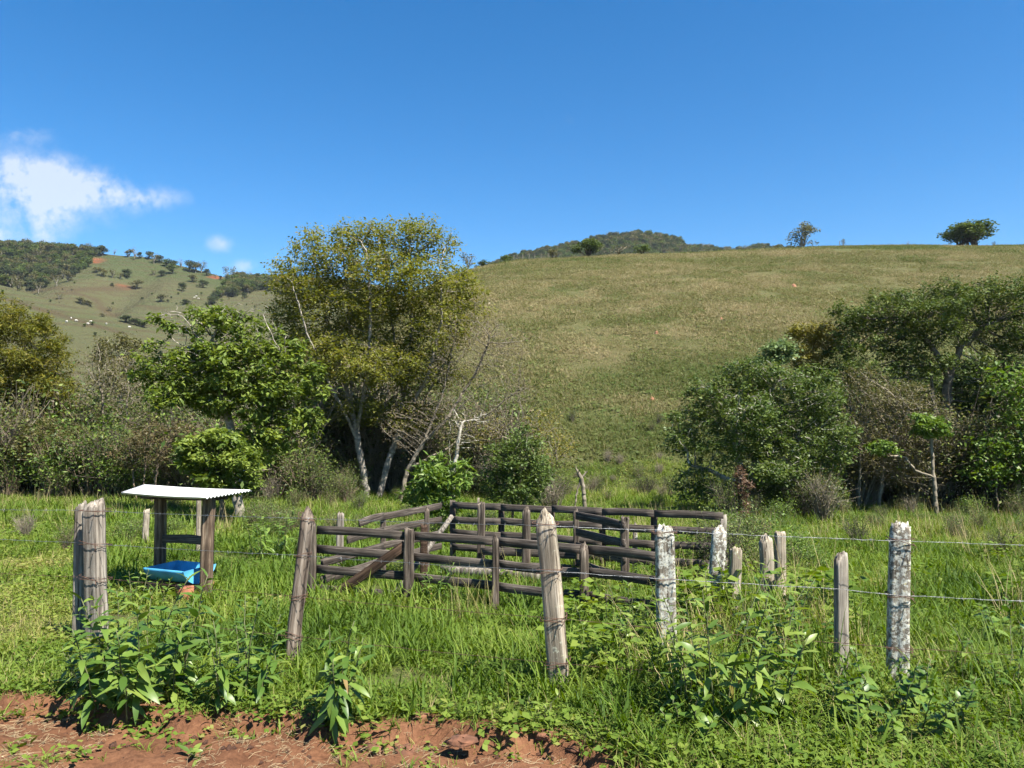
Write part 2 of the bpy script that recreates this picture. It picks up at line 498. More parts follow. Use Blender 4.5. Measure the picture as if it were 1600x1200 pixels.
M['bark_twig'] = bark_mat('dry_grey_twigs', (.10, .085, .06), (.21, .18, .135), 4, (.34, .30, .24))
M['bark_brown'] = bark_mat('dry_brown_twigs', (.10, .075, .05), (.19, .145, .10), 4)
M['vine'] = foliage_mat('dry_vine_leaves', [(0, (.06, .032, .018)), (.6, (.11, .062, .034)), (1, (.17, .11, .06))], .15)
M['leaf_main'] = foliage_mat('olive_small_leaves', [(0, (.080, .098, .018)), (.45, (.150, .165, .030)), (.8, (.215, .215, .042)), (1, (.25, .195, .065))], .44, .55, .2)
M['leaf_big'] = foliage_mat('bright_broad_leaves', [(0, (.050, .085, .016)), (.5, (.120, .168, .030)), (1, (.225, .275, .055))], .36, .5, .22)
M['leaf_bamboo'] = foliage_mat('yellow_green_bamboo_leaves', [(0, (.052, .066, .011)), (.5, (.125, .130, .018)), (1, (.215, .18, .034))], .38, .55, .2)
M['leaf_dark'] = foliage_mat('dark_green_leaves', [(0, (0.035, 0.057, 0.015)), (.55, (0.074, 0.108, 0.024)), (1, (0.155, 0.182, 0.043))], .26, .55, .2)
M['leaf_mid'] = foliage_mat('mid_green_leaves', [(0, (0.037, 0.065, 0.015)), (.5, (0.077, 0.119, 0.025)), (1, (0.156, 0.194, 0.044))], .30)
M['leaf_fresh'] = foliage_mat('fresh_green_leaves', [(0, (0.050, 0.094, 0.017)), (.5, (0.094, 0.160, 0.024)), (1, (0.176, 0.242, 0.044))], .35)
M['leaf_olive'] = foliage_mat('dull_olive_leaves', [(0, (0.052, 0.055, 0.018)), (.5, (0.103, 0.101, 0.032)), (1, (0.172, 0.149, 0.057))], .28)
M['leaf_dry'] = foliage_mat('dry_brown_leaves', [(0, (.07, .052, .026)), (.5, (.13, .10, .052)), (1, (.21, .17, .09))], .2)
M['leaf_red'] = foliage_mat('reddish_brown_leaves', [(0, (.06, .06, .02)), (.5, (.095, .08, .03)), (1, (.13, .085, .04))], .2)
M['leaf_yellow'] = foliage_mat('yellowish_leaves', [(0, (.10, .105, .02)), (.5, (.17, .16, .03)), (1, (.25, .20, .05))], .36)
M['leaf_pale'] = foliage_mat('pale_green_leaves', [(0, (.085, .13, .045)), (.5, (.14, .20, .075)), (1, (.22, .28, .12))], .3)
M['leaf_forest'] = foliage_mat('forest_leaves', [(0, (0.029, 0.044, 0.019)), (.5, (0.058, 0.076, 0.029)), (1, (0.105, 0.116, 0.047))], .22, .6, .1)
M['weed'] = foliage_mat('weed_leaf_green', [(0, (0.040, 0.086, 0.015)), (.5, (0.074, 0.137, 0.021)), (1, (0.137, 0.205, 0.036))], .32, .42, .35)
M['weed_lt'] = foliage_mat('light_weed_leaf', [(0, (.065, .12, .020)), (.5, (.115, .185, .030)), (1, (.20, .26, .05))], .35, .42, .4)
GREEN = [(0, (.045, .085, .012)), (.3, (.095, .155, .020)), (.6, (.165, .215, .036)), (.8, (.25, .235, .075)), (1, (.36, .295, .15))]
M['grass'] = foliage_mat('pasture_blades', GREEN, .36, .6, .15, 'inst')
M['grass_hill'] = foliage_mat('dry_hill_blades', [(0, (.064, .092, .022)), (.4, (.115, .123, .040)), (.7, (.178, .158, .070)), (1, (.28, .23, .125))], .3, .6, .1, 'inst')
M['weed_old'] = foliage_mat('yellowed_weed_leaf', [(0, (.16, .15, .03)), (1, (.20, .13, .05))], .25, .6, .15)
M['stem'] = plain_mat('weed_stem', (.09, .10, .04), .7, noise=.3)
M['straw'] = plain_mat('dry_straw', (.30, .23, .13), .8, noise=.25)

# ------------------------------------------------------------------ the ground and the hills
def build_ground():
    ys = np.concatenate([np.arange(-12, 2.4, .8), np.arange(2.4, 7.5, .045), np.arange(7.5, 14, .14), np.arange(14, 46, .6), 46 * 1.16 ** np.arange(0, 20)])
    xs = np.arange(-5, 5, .06)
    out = 5 * 1.09 ** np.arange(0, 59)
    xs = np.concatenate([-out[::-1], xs[1:], out])
    X, Y = np.meshgrid(xs, ys)
    Z = zg(X, Y)
    v = np.stack([X, Y, Z], -1).reshape(-1, 3)
    me = new_mesh('ground', v, grid_quads(len(xs), len(ys)), vattr={'dirt': dirt_mask(X, Y - .22).ravel()}, smooth=True, mats=[M['ground']])
    link('ground', me, kind='structure')


HX = np.array([-200, -75, -50, -30, -14, -4, 11, 32, 54, 87, 130, 200, 300.])
HR = np.array([-1.5, -1.5, 2, 12, 23.5, 27.6, 28.6, 29.4, 30.4, 30.7, 29, 20, 5])


def hill_z(x, y):
    x = np.asarray(x, float); y = np.asarray(y, float)
    r = np.interp(x, HX, HR)
    r = (r + np.interp(x - 4, HX, HR) + np.interp(x + 4, HX, HR)) / 3
    base = zg(x, np.minimum(y, 34)) - .25
    t = np.clip((y - 31) / 99., -.1, 1.6)
    s = np.where(t < 0, t * .6, 1 - np.clip(1 - t, 0, 1) ** 1.18)
    s = np.where(t > 1, 1 - (t - 1) ** 2 * 1.6, s)
    z = base + (r - base) * s
    z = z + (fbm(x * .05, y * .05, 41) - .5) * 1.6 * np.clip(t * 3, 0, 1) * np.clip((1.1 - t) * 2.2, .15, 1) + (fbm(x * .5, y * .5, 43) - .5) * .25 * np.clip(t * 8, 0, 1)
    return z


def hzf(x, y):
    return float(hill_z(np.array([x]), np.array([y]))[0])


def hill_lush(x, y):
    """greener foot of the slope and the flush of green along the crest, with ragged patches"""
    t = (np.asarray(y) - 31) / 99.
    n = fbm(np.asarray(x) * .09, np.asarray(y) * .09, 51)
    a = sstep(.30, .02, t + (n - .5) * .35)
    b = sstep(.57, .70, fbm(np.asarray(x) * .035 + 3, np.asarray(y) * .06, 57)) * .65
    c = sstep(.90, .97, t + (n - .5) * .10) * .75
    return np.clip(np.maximum(np.maximum(a, b), c), 0, 1)


def build_hill():
    xs = np.arange(-110, 260, 1.1)
    ys = np.concatenate([np.arange(29, 60, .8), np.arange(60, 178, 1.1)])
    X, Y = np.meshgrid(xs, ys)
    Z = hill_z(X, Y)
    me = new_mesh('grassy_hill', np.stack([X, Y, Z], -1).reshape(-1, 3), grid_quads(len(xs), len(ys)),
                  vattr={'lush': hill_lush(X, Y).ravel() * .85, 'red': np.zeros(X.size), 'track': np.zeros(X.size)}, smooth=True, mats=[M['hill']])
    link('grassy_hill', me, kind='structure')


FX = np.array([-900, -600, -420, -320, -288, -258, -246, -232, -200, -176, -148, -110, -70, -24, 40, 140, 300])
FR = np.array([92, 100, 111, 107, 105.5, 104, 102.5, 102.3, 94.5, 88, 86, 83, 76, 68, 52, 30, 5])


def far_z(x, y):
    x = np.asarray(x, float); y = np.asarray(y, float)
    def r_(x): return np.interp(x, FX, FR)
    r = (r_(x) + r_(x - 5) + r_(x + 5)) / 3
    wob = (fbm(x * .012, y * .012, 61) - .5)
    t = np.clip((y - 165 - 30 * wob) / 315., -.3, 1.7)
    s = np.where(t < 0, t * .3, np.clip(t, 0, 1) ** 1.12)
    s = np.where(t > 1, 1 - (t - 1) ** 2 * 1.3, s)
    z = 2 + (r - 2) * s
    # gullies that run down the slope
    g = np.abs(vnoise(x * .016 + .25 * wob + y * .004, y * .0022, 65) - .5) * 2
    z = z - 13 * (1 - sstep(0, .45, g)) * np.clip(np.sin(np.clip(t, 0, 1) * math.pi), 0, 1)
    z = z + (fbm(x * .03, y * .03, 67) - .5) * 5 * np.clip(np.sin(np.clip(t, 0, 1) * math.pi), 0, 1)
    # nearer spur that comes in from the left
    cx = np.interp(x, [-500, -330, -200, -150, -130, -105, -60], [85, 66, 53, 38.5, 33, 20, 0])
    ts = np.clip((y - 120) / 170., -.3, 2)
    zs = np.where(ts < 1, cx * np.clip(ts, 0, 1) ** .9, cx * (1 - (ts - 1) ** 2 * 2.0)) + (fbm(x * .04, y * .04, 71) - .5) * 2.2
    return np.maximum(z, zs)


def farf(x, y):
    return float(far_z(np.array([x]), np.array([y]))[0])


def seg_dist(x, y, pts):
    d = np.full(np.shape(x), 1e9)
    for (ax, ay), (bx, by) in zip(pts[:-1], pts[1:]):
        vx, vy = bx - ax, by - ay
        t = np.clip(((x - ax) * vx + (y - ay) * vy) / (vx * vx + vy * vy), 0, 1)
        d = np.minimum(d, np.hypot(x - ax - t * vx, y - ay - t * vy))
    return d


def on_far(px, py, lo=120, hi=560):
    """first place where the sight line meets the far hill"""
    a, b = pdir(px, py)
    y = np.arange(lo, hi, .5)
    z = CAMZ + b * y
    hit = np.nonzero(far_z(a * y, y) >= z)[0]
    yy = y[hit[0]] if len(hit) else 478.0
    return a * yy, yy, farf(a * yy, yy)


def on_hill(px, py, lo=32, hi=140):
    a, b = pdir(px, py)
    y = np.arange(lo, hi, .25)
    hit = np.nonzero(hill_z(a * y, y) >= CAMZ + b * y)[0]
    yy = y[hit[0]] if len(hit) else 128.0
    return a * yy, yy, hzf(a * yy, yy)


def build_far():
    xs = np.arange(-640, 260, 3.0)
    ys = np.concatenate([np.arange(112, 330, 3.0), np.arange(330, 640, 3.5)])
    X, Y = np.meshgrid(xs, ys)
    Z = far_z(X, Y)
    red = np.zeros(X.shape); tr = np.zeros(X.shape)
    for px, py, r in ((145, 408, 3.6), (152, 406, 2.4), (196, 448, 2.2), (335, 433, 2.4)):
        x, y, z = on_far(px, py)
        d = np.hypot((X - x) * .6, (Y - y) * .45) + 2.5 * (fbm(X * .2, Y * .2, 77) - .5)
        red = np.maximum(red, sstep(r, r * .6, d))
    for line in (((50, 452), (110, 455), (160, 452), (205, 450)), ((90, 458), (150, 470), (215, 478), (250, 482)), ((20, 470), (70, 486), (120, 500), (190, 520))):
        w = [on_far(a, b)[:2] for a, b in line]
        tr = np.maximum(tr, sstep(4.2, 1.6, seg_dist(X, Y, w)) * .85)
    # terracettes trodden by cattle along the contours
    terr = sstep(.62, .8, .5 + .5 * np.sin(Z * 1.9 + 3 * fbm(X * .02, Y * .02, 79))) * sstep(.36, .56, fbm(X * .03, Y * .03, 80)) * .55
    tr = np.maximum(tr, terr)
    lush = sstep(.50, .66, fbm(X * .012, Y * .012, 81)) * .55
    ridge = sstep(430, 462, Y + 20 * (fbm(X * .03, Y * .03, 83) - .5)) * .9
    lush = np.maximum(lush, ridge)
    me = new_mesh('far_hill', np.stack([X, Y, Z], -1).reshape(-1, 3), grid_quads(len(xs), len(ys)),
                  vattr={'lush': lush.ravel(), 'red': red.ravel(), 'track': tr.ravel()}, smooth=True, mats=[M['farhill']])
    link('far_hill', me, kind='structure')


MXS = np.array([-500, -90, 0, 20, 40, 62, 86, 105, 125, 145, 165, 200, 240, 300, 700])
MZS = np.array([60, 90, 123, 128, 133, 138, 141.5, 143, 140, 134, 130, 131, 128, 118, 60])


def mount_z(x, y):
    x = np.asarray(x, float); y = np.asarray(y, float)
    r = np.interp(x, MXS, MZS)
    r = (r + np.interp(x - 6, MXS, MZS) + np.interp(x + 6, MXS, MZS)) / 3
    t = np.clip((y - 330) / 270., -.2, 1.6)
    s = np.where(t < 1, np.clip(t, 0, 1), 1 - (t - 1) ** 2 * 1.4)
    return 5 + (r - 5) * s + (fbm(x * .02, y * .02, 91) - .5) * 4


def build_mountain():
    xs = np.arange(-420, 620, 6.0); ys = np.arange(320, 780, 6.0)
    X, Y = np.meshgrid(xs, ys)
    Z = mount_z(X, Y)
    me = new_mesh('mountain', np.stack([X, Y, Z], -1).reshape(-1, 3), grid_quads(len(xs), len(ys)),
                  vattr={'lush': np.zeros(X.size), 'red': np.zeros(X.size), 'track': np.zeros(X.size)}, smooth=True, mats=[M['farhill']])
    link('mountain', me, kind='structure')


build_ground(); build_hill(); build_far(); build_mountain()

# ------------------------------------------------------------------ scattering of what nobody could count
def scatter(name, P, rot, scl, idx, tint, templates, label=None, cat=None, kind='stuff', parent=None):
    me = new_mesh(name, P, vattr={'rot': np.asarray(rot, float), 'scl': np.asarray(scl, float), 'idx': np.asarray(idx, np.int32), 'tint': np.asarray(tint, float)})
    o = link(name, me, kind=kind, label=label, cat=cat, parent=parent)
    c = bpy.data.collections.new(name + '_pieces')
    for i, t in enumerate(templates):
        ob = bpy.data.objects.new('%s_piece_%02d' % (name, i), t); c.objects.link(ob)
    ng = bpy.data.node_groups.new(name + '_scatter', 'GeometryNodeTree')
    ng.interface.new_socket('Geometry', in_out='INPUT', socket_type='NodeSocketGeometry')
    ng.interface.new_socket('Geometry', in_out='OUTPUT', socket_type='NodeSocketGeometry')
    N, L = ng.nodes, ng.links
    gi = N.new('NodeGroupInput'); go = N.new('NodeGroupOutput')
    ci = N.new('GeometryNodeCollectionInfo'); ci.inputs['Collection'].default_value = c
    ci.inputs['Separate Children'].default_value = True; ci.inputs['Reset Children'].default_value = True
    ip = N.new('GeometryNodeInstanceOnPoints'); ip.inputs['Pick Instance'].default_value = True

    def attr(nm, ty):
        n = N.new('GeometryNodeInputNamedAttribute'); n.data_type = ty; n.inputs['Name'].default_value = nm
        return n.outputs['Attribute']
    L.new(gi.outputs[0], ip.inputs['Points']); L.new(ci.outputs[0], ip.inputs['Instance'])
    L.new(attr('idx', 'INT'), ip.inputs['Instance Index'])
    er = N.new('FunctionNodeEulerToRotation'); L.new(attr('rot', 'FLOAT_VECTOR'), er.inputs[0]); L.new(er.outputs[0], ip.inputs['Rotation'])
    L.new(attr('scl', 'FLOAT'), ip.inputs['Scale'])
    L.new(ip.outputs[0], go.inputs[0])
    md = o.modifiers.new('scatter', 'NODES'); md.node_group = ng
    return o


def blades(n, length, width, spread, lean, mat, segs=3, r=None, droop=.6, lvar=.4):
    """a tuft: n tapered, bending blades"""
    r = r or rng
    th = r.uniform(0, 2 * math.pi, n); ln = length * (1 - lvar + 2 * lvar * r.random(n))
    rad = spread * np.sqrt(r.random(n)); a2 = r.uniform(0, 2 * math.pi, n)
    base = np.stack([rad * np.cos(a2), rad * np.sin(a2), np.full(n, -.02)], 1)
    out = np.stack([np.cos(th), np.sin(th), 0 * th], 1)
    side = np.stack([-np.sin(th), np.cos(th), 0 * th], 1)
    le = lean * (.4 + 1.2 * r.random(n)); dr = droop * (.3 + 1.4 * r.random(n))
    w = width * (.7 + .6 * r.random(n))
    V = []; ang = le.copy(); p = base.copy()
    for i in range(segs + 1):
        t = i / segs
        ww = w * (1 - t ** 1.6) * (.75 + .25 * min(1, t * 3)) * .5
        V.append(p - side * ww[:, None]); V.append(p + side * ww[:, None])
        p = p + (out * np.sin(ang)[:, None] + np.array([0, 0, 1.]) * np.cos(ang)[:, None]) * (ln / segs)[:, None]
        ang = np.minimum(ang + dr / segs * (1 + t), 2.5)
    V = np.stack(V, 1)            # n, 2*(segs+1), 3
    k = 2 * (segs + 1)
    q = []
    for i in range(segs):
        q.append([2 * i, 2 * i + 1, 2 * i + 3, 2 * i + 2])
    q = np.array(q)[None] + (np.arange(n) * k)[:, None, None]
    return new_mesh('tuft', V.reshape(-1, 3), q.reshape(-1, 4), fattr={'v': np.repeat(r.random(n), segs)}, smooth=True, mats=[mat])


def leaf_quads(P, size, flat=.55, droop=.25, wid=.5, r=None, out=None):
    """diamond leaves; returns verts, quads. out: preferred outward direction per leaf"""
    r = r or rng
    n = len(P)
    d = r.normal(0, 1, (n, 3))
    if out is not None: d = d + out * 1.2
    d[:, 2] = d[:, 2] * (1 - flat) - droop
    d /= np.linalg.norm(d, axis=1)[:, None]
    up = r.normal(0, .45, (n, 3)); up[:, 2] += flat * 1.6
    s = np.cross(d, up); s /= np.linalg.norm(s, axis=1)[:, None] + 1e-9
    nrm = np.cross(s, d)
    size = np.broadcast_to(size, (n,))[:, None]
    a = P; c = P + d * size
    mid = P + d * size * .45
    b = mid + s * size * wid * .5 + nrm * size * .06
    e = mid - s * size * wid * .5 + nrm * size * .06
    V = np.stack([a, b, c, e], 1).reshape(-1, 3)
    return V, np.arange(4 * n).reshape(n, 4)


# ------------------------------------------------------------------ trees
def grow(att, nodes, parents, step, kill, infl, iters=160, noise=.18, lift=.05, r=None):
    """space colonisation: branches reach for the attraction points that fill the crown"""
    r = r or rng
    P = [np.asarray(p, float) for p in nodes]; par = list(parents)
    A = np.asarray(att, float)
    best = np.full(len(A), 1e9); bi = np.zeros(len(A), int)
    spawned = {}

    def upd(lo):
        nonlocal best, bi
        new = np.array(P[lo:])
        for s in range(0, len(new), 64):
            ch = new[s:s + 64]
            d = ((A[:, None] - ch[None]) ** 2).sum(-1)
            j = d.argmin(1); dm = d[np.arange(len(A)), j]
            m = dm < best
            best[m] = dm[m]; bi[m] = lo + s + j[m]
    upd(0)
    for it in range(iters):
        if not len(A): break
        arr = np.array(P)
        d = A - arr[bi]; d /= np.linalg.norm(d, axis=1)[:, None] + 1e-9
        uq, inv = np.unique(bi, return_inverse=True)
        acc = np.zeros((len(uq), 3)); np.add.at(acc, inv, d)
        nn = np.linalg.norm(acc, axis=1)
        acc /= nn[:, None] + 1e-9
        # a node that has already branched follows one of its points instead of the mean
        first = np.zeros(len(uq), int); first[inv[::-1]] = np.arange(len(bi))[::-1]
        for k, u in enumerate(uq):
            if spawned.get(u, 0) >= 1: acc[k] = d[first[k]]
            spawned[u] = spawned.get(u, 0) + 1
        acc += r.normal(0, noise, acc.shape); acc[:, 2] += lift
        acc /= np.linalg.norm(acc, axis=1)[:, None] + 1e-9
        lo = len(P)
        for u, dv in zip(uq, acc):
            P.append(arr[u] + dv * step); par.append(int(u))
        upd(lo)
        keep = best > kill * kill
        A = A[keep]; best = best[keep]; bi = bi[keep]
    return np.array(P), np.array(par)


def tube_tree(P, par, rad, kmin=3, rcut=0.0):
    n = len(P)
    d = np.zeros((n, 3)); has = par >= 0
    d[has] = P[has] - P[par[has]]
    d[~has] = [0, 0, 1]
    d /= np.linalg.norm(d, axis=1)[:, None] + 1e-9
    ref = np.tile([.83, .49, .2], (n, 1)); bad = np.abs((ref * d).sum(1)) > .93; ref[bad] = [.1, -.3, .95]
    A = np.cross(d, ref); A /= np.linalg.norm(A, axis=1)[:, None]
    B = np.cross(d, A)
    V = []; Q = []; off = 0
    for lo, hi, k in ((.05, 9, 8), (.018, .05, 5), (rcut, .018, kmin)):
        sel = np.nonzero(has & (rad >= lo) & (rad < hi))[0]
        if not len(sel): continue
        p = par[sel]
        th = np.arange(k) / k * 2 * math.pi; cs, sn = np.cos(th), np.sin(th)
        rp = np.minimum(rad[p], rad[sel] * 1.5)
        def ring(i, rr): return P[i][:, None] + rr[:, None, None] * (A[i][:, None] * cs[None, :, None] + B[i][:, None] * sn[None, :, None])
        v = np.concatenate([ring(p, rp), ring(sel, rad[sel])], 1)
        j = np.arange(k); q = np.stack([j, (j + 1) % k, k + (j + 1) % k, k + j], 1)
        Q.append((q[None] + (np.arange(len(sel)) * 2 * k)[:, None, None]).reshape(-1, 4) + off)
        V.append(v.reshape(-1, 3)); off += v.size // 3
    return np.concatenate(V), np.concatenate(Q)


def blob_points(blobs, n, r, shell=.42):
    """blobs: (cx,cy,cz,rx,ry,rz)"""
    vol = np.array([b[3] * b[4] * b[5] for b in blobs]) ** .8; vol /= vol.sum()
    out = []
    for b, f in zip(blobs, vol):
        k = max(6, int(n * f))
        v = r.normal(0, 1, (k, 3)); v /= np.linalg.norm(v, axis=1)[:, None]
        v *= (r.random(k) ** shell)[:, None]
        out.append(v * np.array(b[3:6]) + np.array(b[:3]))
    return np.concatenate(out)


def make_tree(name, label, cat, d, trunks, blobs, bark, leaf, n_att=600, step=.2, kill=.3, infl=2.2, rb=.12, rt=.006, tips=26, lsize=.10, lspread=.2,
              flat=.55, droop=.25, wid=.5, seed=1, group=None, lift=.05, noise=.18, leafprob=1.0, only_r=.012, shell=.42, extra=None, clump=0.0, ground=zgf):
    """trunks: polylines of (photo x, photo y, depth offset[, base radius]); blobs: (photo x, photo y, rx, rz, depth offset)"""
    r = np.random.default_rng(seed)
    n_att = int(n_att * 2.3); kill *= .68; step *= .78; tips *= 3.6
    if leafprob == 1.0 and tips > 8: leafprob = .62; tips /= .60; lspread *= .72       # leaves sit in groups on the twigs
    nodes, par = [], []
    for tr in trunks:
        pts = []; at = -1
        for i, q in enumerate(tr):
            w = pt(q[0], q[1], d + q[2])
            if i == 0:
                gz = ground(w.x, w.y)
                if nodes and w.z > gz + .45:          # a limb: starts on the wood that is already there
                    at = int(np.argmin([np.sum((np.array(w) - p) ** 2) for p in nodes]))
                    w = Vector(nodes[at])
                else:
                    w.z = gz - .12
            pts.append(np.array(w))
        first = True
        for a, b in zip(pts[:-1], pts[1:]):
            m = max(1, int(np.linalg.norm(b - a) / step))
            for k in range(m + 1):
                if k == 0 and not first: continue
                if first and at >= 0: first = False; prev = at; continue
                p = a + (b - a) * (k / m) + r.normal(0, step * .10, 3) * (0 if first else 1)
                par.append((-1 if not nodes else 0) if first else prev); nodes.append(p); prev = len(nodes) - 1; first = False
    s = d / 1200
    bl = []
    for b in blobs:
        dd = b[4] if len(b) > 4 else 0
        c = pt(b[0], b[1], d + dd)
        ss = (d + dd) / 1200
        bl.append((c.x, c.y, c.z, b[2] * ss, (b[5] if len(b) > 5 else max(b[2], b[3]) * .9 * ss), b[3] * ss))
    if tips > 2:                                    # sprays that break the outline
        for b in list(bl):
            for _ in range(3):
                v = r.normal(0, 1, 3); v[2] = abs(v[2]) * .8 - .1; v /= np.linalg.norm(v)
                f = r.uniform(.9, 1.22); q = r.uniform(.16, .30)
                bl.append((b[0] + v[0] * b[3] * f, b[1] + v[1] * b[4] * f, b[2] + v[2] * b[5] * f, b[3] * q, b[4] * q, b[5] * q))
    A = blob_points(bl, n_att, r, shell)
    P, pa = grow(A, nodes, par, step, kill, infl, noise=noise, lift=lift, r=r)
    n = len(P)
    cnt = np.zeros(n); kids = np.bincount(pa[pa >= 0], minlength=n)
    cnt[kids == 0] = 1
    for i in range(n - 1, -1, -1):
        if pa[i] >= 0: cnt[pa[i]] += cnt[i]
    root = max(cnt.max() / max(1, sum(1 for t in trunks[1:] if t[0][1] > 740) * .5 + 1), 2)
    e = math.log(max(root, 2)) / math.log(rb / rt)
    rad = rt * np.maximum(cnt, 1) ** (1 / e)
    base = Vector(nodes[0]); base.z += .12
    o = link(name, None, loc=base, label=label, cat=cat, group=group)
    off = np.array(base)
    V, Q = tube_tree(P - off, pa, rad)
    link('trunk', new_mesh(name + '_trunk', V, Q, smooth=True, mats=[bark]), parent=o)
    if tips > 0:
        sel = np.nonzero((rad < only_r) & (pa >= 0))[0]
        if leafprob < 1: sel = sel[r.random(len(sel)) < leafprob]
        if clump > 0:
            c3 = P[sel] * 1.1
            keep = vnoise(c3[:, 0] + c3[:, 2] * .7, c3[:, 1] - c3[:, 2] * .9, seed) > clump
            sel = sel[keep]
        k = np.maximum(1, r.poisson(tips, len(sel)))
        idx = np.repeat(sel, k)
        c = P[idx] + r.normal(0, lspread, (len(idx), 3)) * np.array([1, 1, .75])
        tws = r.uniform(.65, 1.35, n)
        LV, LQ = leaf_quads(c - off, lsize * tws[idx] * (.55 + .9 * r.random(len(idx))), flat, droop, wid, r)
        # tint: per twig plus per leaf
        tw = r.random(n)
        v = np.clip(.45 * tw[idx] + .55 * r.random(len(idx)), 0, 1)
        cr = link('crown', new_mesh(name + '_crown', LV, LQ, fattr={'v': v}, mats=[leaf]), parent=o)
        cr['kind'] = 'stuff'
    return o, P, rad, off

# ------------------------------------------------------------------ timber: posts and rails
def post_mesh(h, w, dp, top='point', seed=0, mat=None, taper=.92, rough=.06, twist=0.0, bow=0.0):
    """a hewn post: squared section with checks running down it and a worn head"""
    r = np.random.default_rng(seed)
    k = 28; th = (np.arange(k) + .5) / k * 2 * math.pi
    sq = 1 / np.maximum(np.abs(np.cos(th)), np.abs(np.sin(th))) ** .86
    sq = np.minimum(sq, 1.24)
    g0 = 1 + r.normal(0, rough * .35, k)
    for _ in range(int(r.integers(4, 8))):                       # checks
        j = int(r.integers(k)); g0[j] -= r.uniform(.8, 2.0) * (rough + .03); g0[(j + 1) % k] -= r.uniform(.2, .8) * (rough + .03)
    nb = 13
    zs = list(np.linspace(-.25, h * .92, nb)); sc = [1 - (1 - taper) * i / (nb - 1) for i in range(nb)]
    tilt = r.normal(0, .10, 2)
    if top == 'point': zs += [h * .945, h * .975, h]; sc += [taper * .88, taper * .52, taper * .12]
    elif top == 'round': zs += [h * .965, h * .99, h]; sc += [taper * .96, taper * .80, taper * .50]
    else: zs += [h * .985, h]; sc += [taper, taper * .94]
    V = []; drift = np.zeros(k); cx = cy = 0.0
    for i, (z, s) in enumerate(zip(zs, sc)):
        drift = .8 * drift + r.normal(0, rough * .16, k)
        cx = .92 * cx + r.normal(0, w * .014); cy = .92 * cy + r.normal(0, w * .014)
        g = g0 + drift
        a = th + twist * z
        x = np.cos(a) * sq * g * s * w / 2 * .93; y = np.sin(a) * sq * g * s * dp / 2 * .93
        zz = np.full(k, z)
        if i >= nb - 1: zz = zz + r.normal(0, .014, k) * (1 if h > .5 else .4) + (tilt[0] * x + tilt[1] * y) * (2.2 if top != 'point' else 1)
        V.append(np.stack([x + cx + bow * math.sin(max(0, z) / h * math.pi), y + cy, zz], 1))
    n = len(zs); V = np.concatenate(V); q = []
    for i in range(n - 1):
        for j in range(k):
            q.append((i * k + j, i * k + (j + 1) % k, (i + 1) * k + (j + 1) % k, (i + 1) * k + j))
    V = np.vstack([V, V[-k:].mean(0) + [0, 0, .003]])
    t = [(len(V) - 1, (n - 1) * k + j, (n - 1) * k + (j + 1) % k) for j in range(k)]
    return new_mesh('post', V, q, t, smooth=False, mats=[mat])


def rail_obj(A, B, h=.10, t=.03, parent=None, mat=None, name='rail', seed=0, label=None, wob=.0012, roll=0.0):
    A, B = Vector(A), Vector(B)
    r = np.random.default_rng(seed)
    L = (B - A).length
    xs = np.linspace(0, L, 8); V = []
    bow = r.normal(0, .008)
    for i, x in enumerate(xs):
        hh = h / 2 * (1 + r.normal(0, .018)); tt = t / 2; b = .10 * min(h, t)
        dz = r.normal(0, wob) + bow * math.sin(x / L * math.pi)
        pro = [(-tt, -hh + b), (-tt + b, -hh), (tt - b, -hh), (tt, -hh + b), (tt, hh - b), (tt - b, hh), (-tt + b, hh), (-tt, hh - b)]
        for (y, z) in pro: V.append((x, y, z + dz))
    q = []
    for i in range(len(xs) - 1):
        for j in range(8): q.append((i * 8 + j, i * 8 + (j + 1) % 8, (i + 1) * 8 + (j + 1) % 8, (i + 1) * 8 + j))
    V = np.array(V); n = len(V)
    V = np.vstack([V, V[:8].mean(0), V[-8:].mean(0)])
    t_ = [(n, (j + 1) % 8, j) for j in range(8)] + [(n + 1, n - 8 + j, n - 8 + (j + 1) % 8) for j in range(8)]
    me = new_mesh(name, V, q, t_, mats=[mat])
    X = (B - A).normalized(); Y = Vector((0, 0, 1)).cross(X).normalized(); Z = X.cross(Y)
    m = Matrix((X, Y, Z)).transposed()
    if roll: m = m @ Matrix.Rotation(roll, 3, 'X')
    off = parent.location if parent is not None else Vector((0, 0, 0))
    o = link(name, me, parent=parent, loc=A - off, rot=m.to_euler(), label=label)
    return o


def post_obj(px, d, top_py, w, dp, top, seed, mat, parent=None, name='post', label=None, cat=None, group=None, lean=(0, 0), rz=0.0, **kw):
    """a post planted in the ground whose head reaches the given photo height"""
    x = xat(px, d); z0 = zgf(x, d)
    h = pt(px, top_py, d).z - z0
    me = post_mesh(h, w, dp, top, seed, mat, **kw)
    off = parent.location if parent is not None else Vector((0, 0, 0))
    o = link(name, me, parent=parent, loc=Vector((x, d, z0)) - off, rot=(lean[1], lean[0], rz), label=label, cat=cat, group=group)
    return o, h


def tie_ring(parent, z, w, dp, seed, mat):
    r = np.random.default_rng(seed)
    mb = MB()
    th = np.linspace(0, 2 * math.pi, 17)
    for dz in (0, .012):
        sq = 1 / np.maximum(np.abs(np.cos(th)), np.abs(np.sin(th))) ** .72
        a, b = r.normal(0, .015), r.normal(0, .012)
        P = np.stack([np.cos(th) * sq * w * .56, np.sin(th) * sq * dp * .56, z + dz + a * np.cos(th) + b * np.sin(th)], 1)
        mb.tube(P, .0026, 4, cap=False)
    P = np.array([[w * .4, -dp * .6, z], [w * .52, -dp * .75, z - .02], [w * .30, -dp * .66, z - .045 - .03 * r.random()]])
    mb.tube(P, .003, 4)
    return link('wire_tie', mb.mesh('wire_tie', mat), parent=parent)


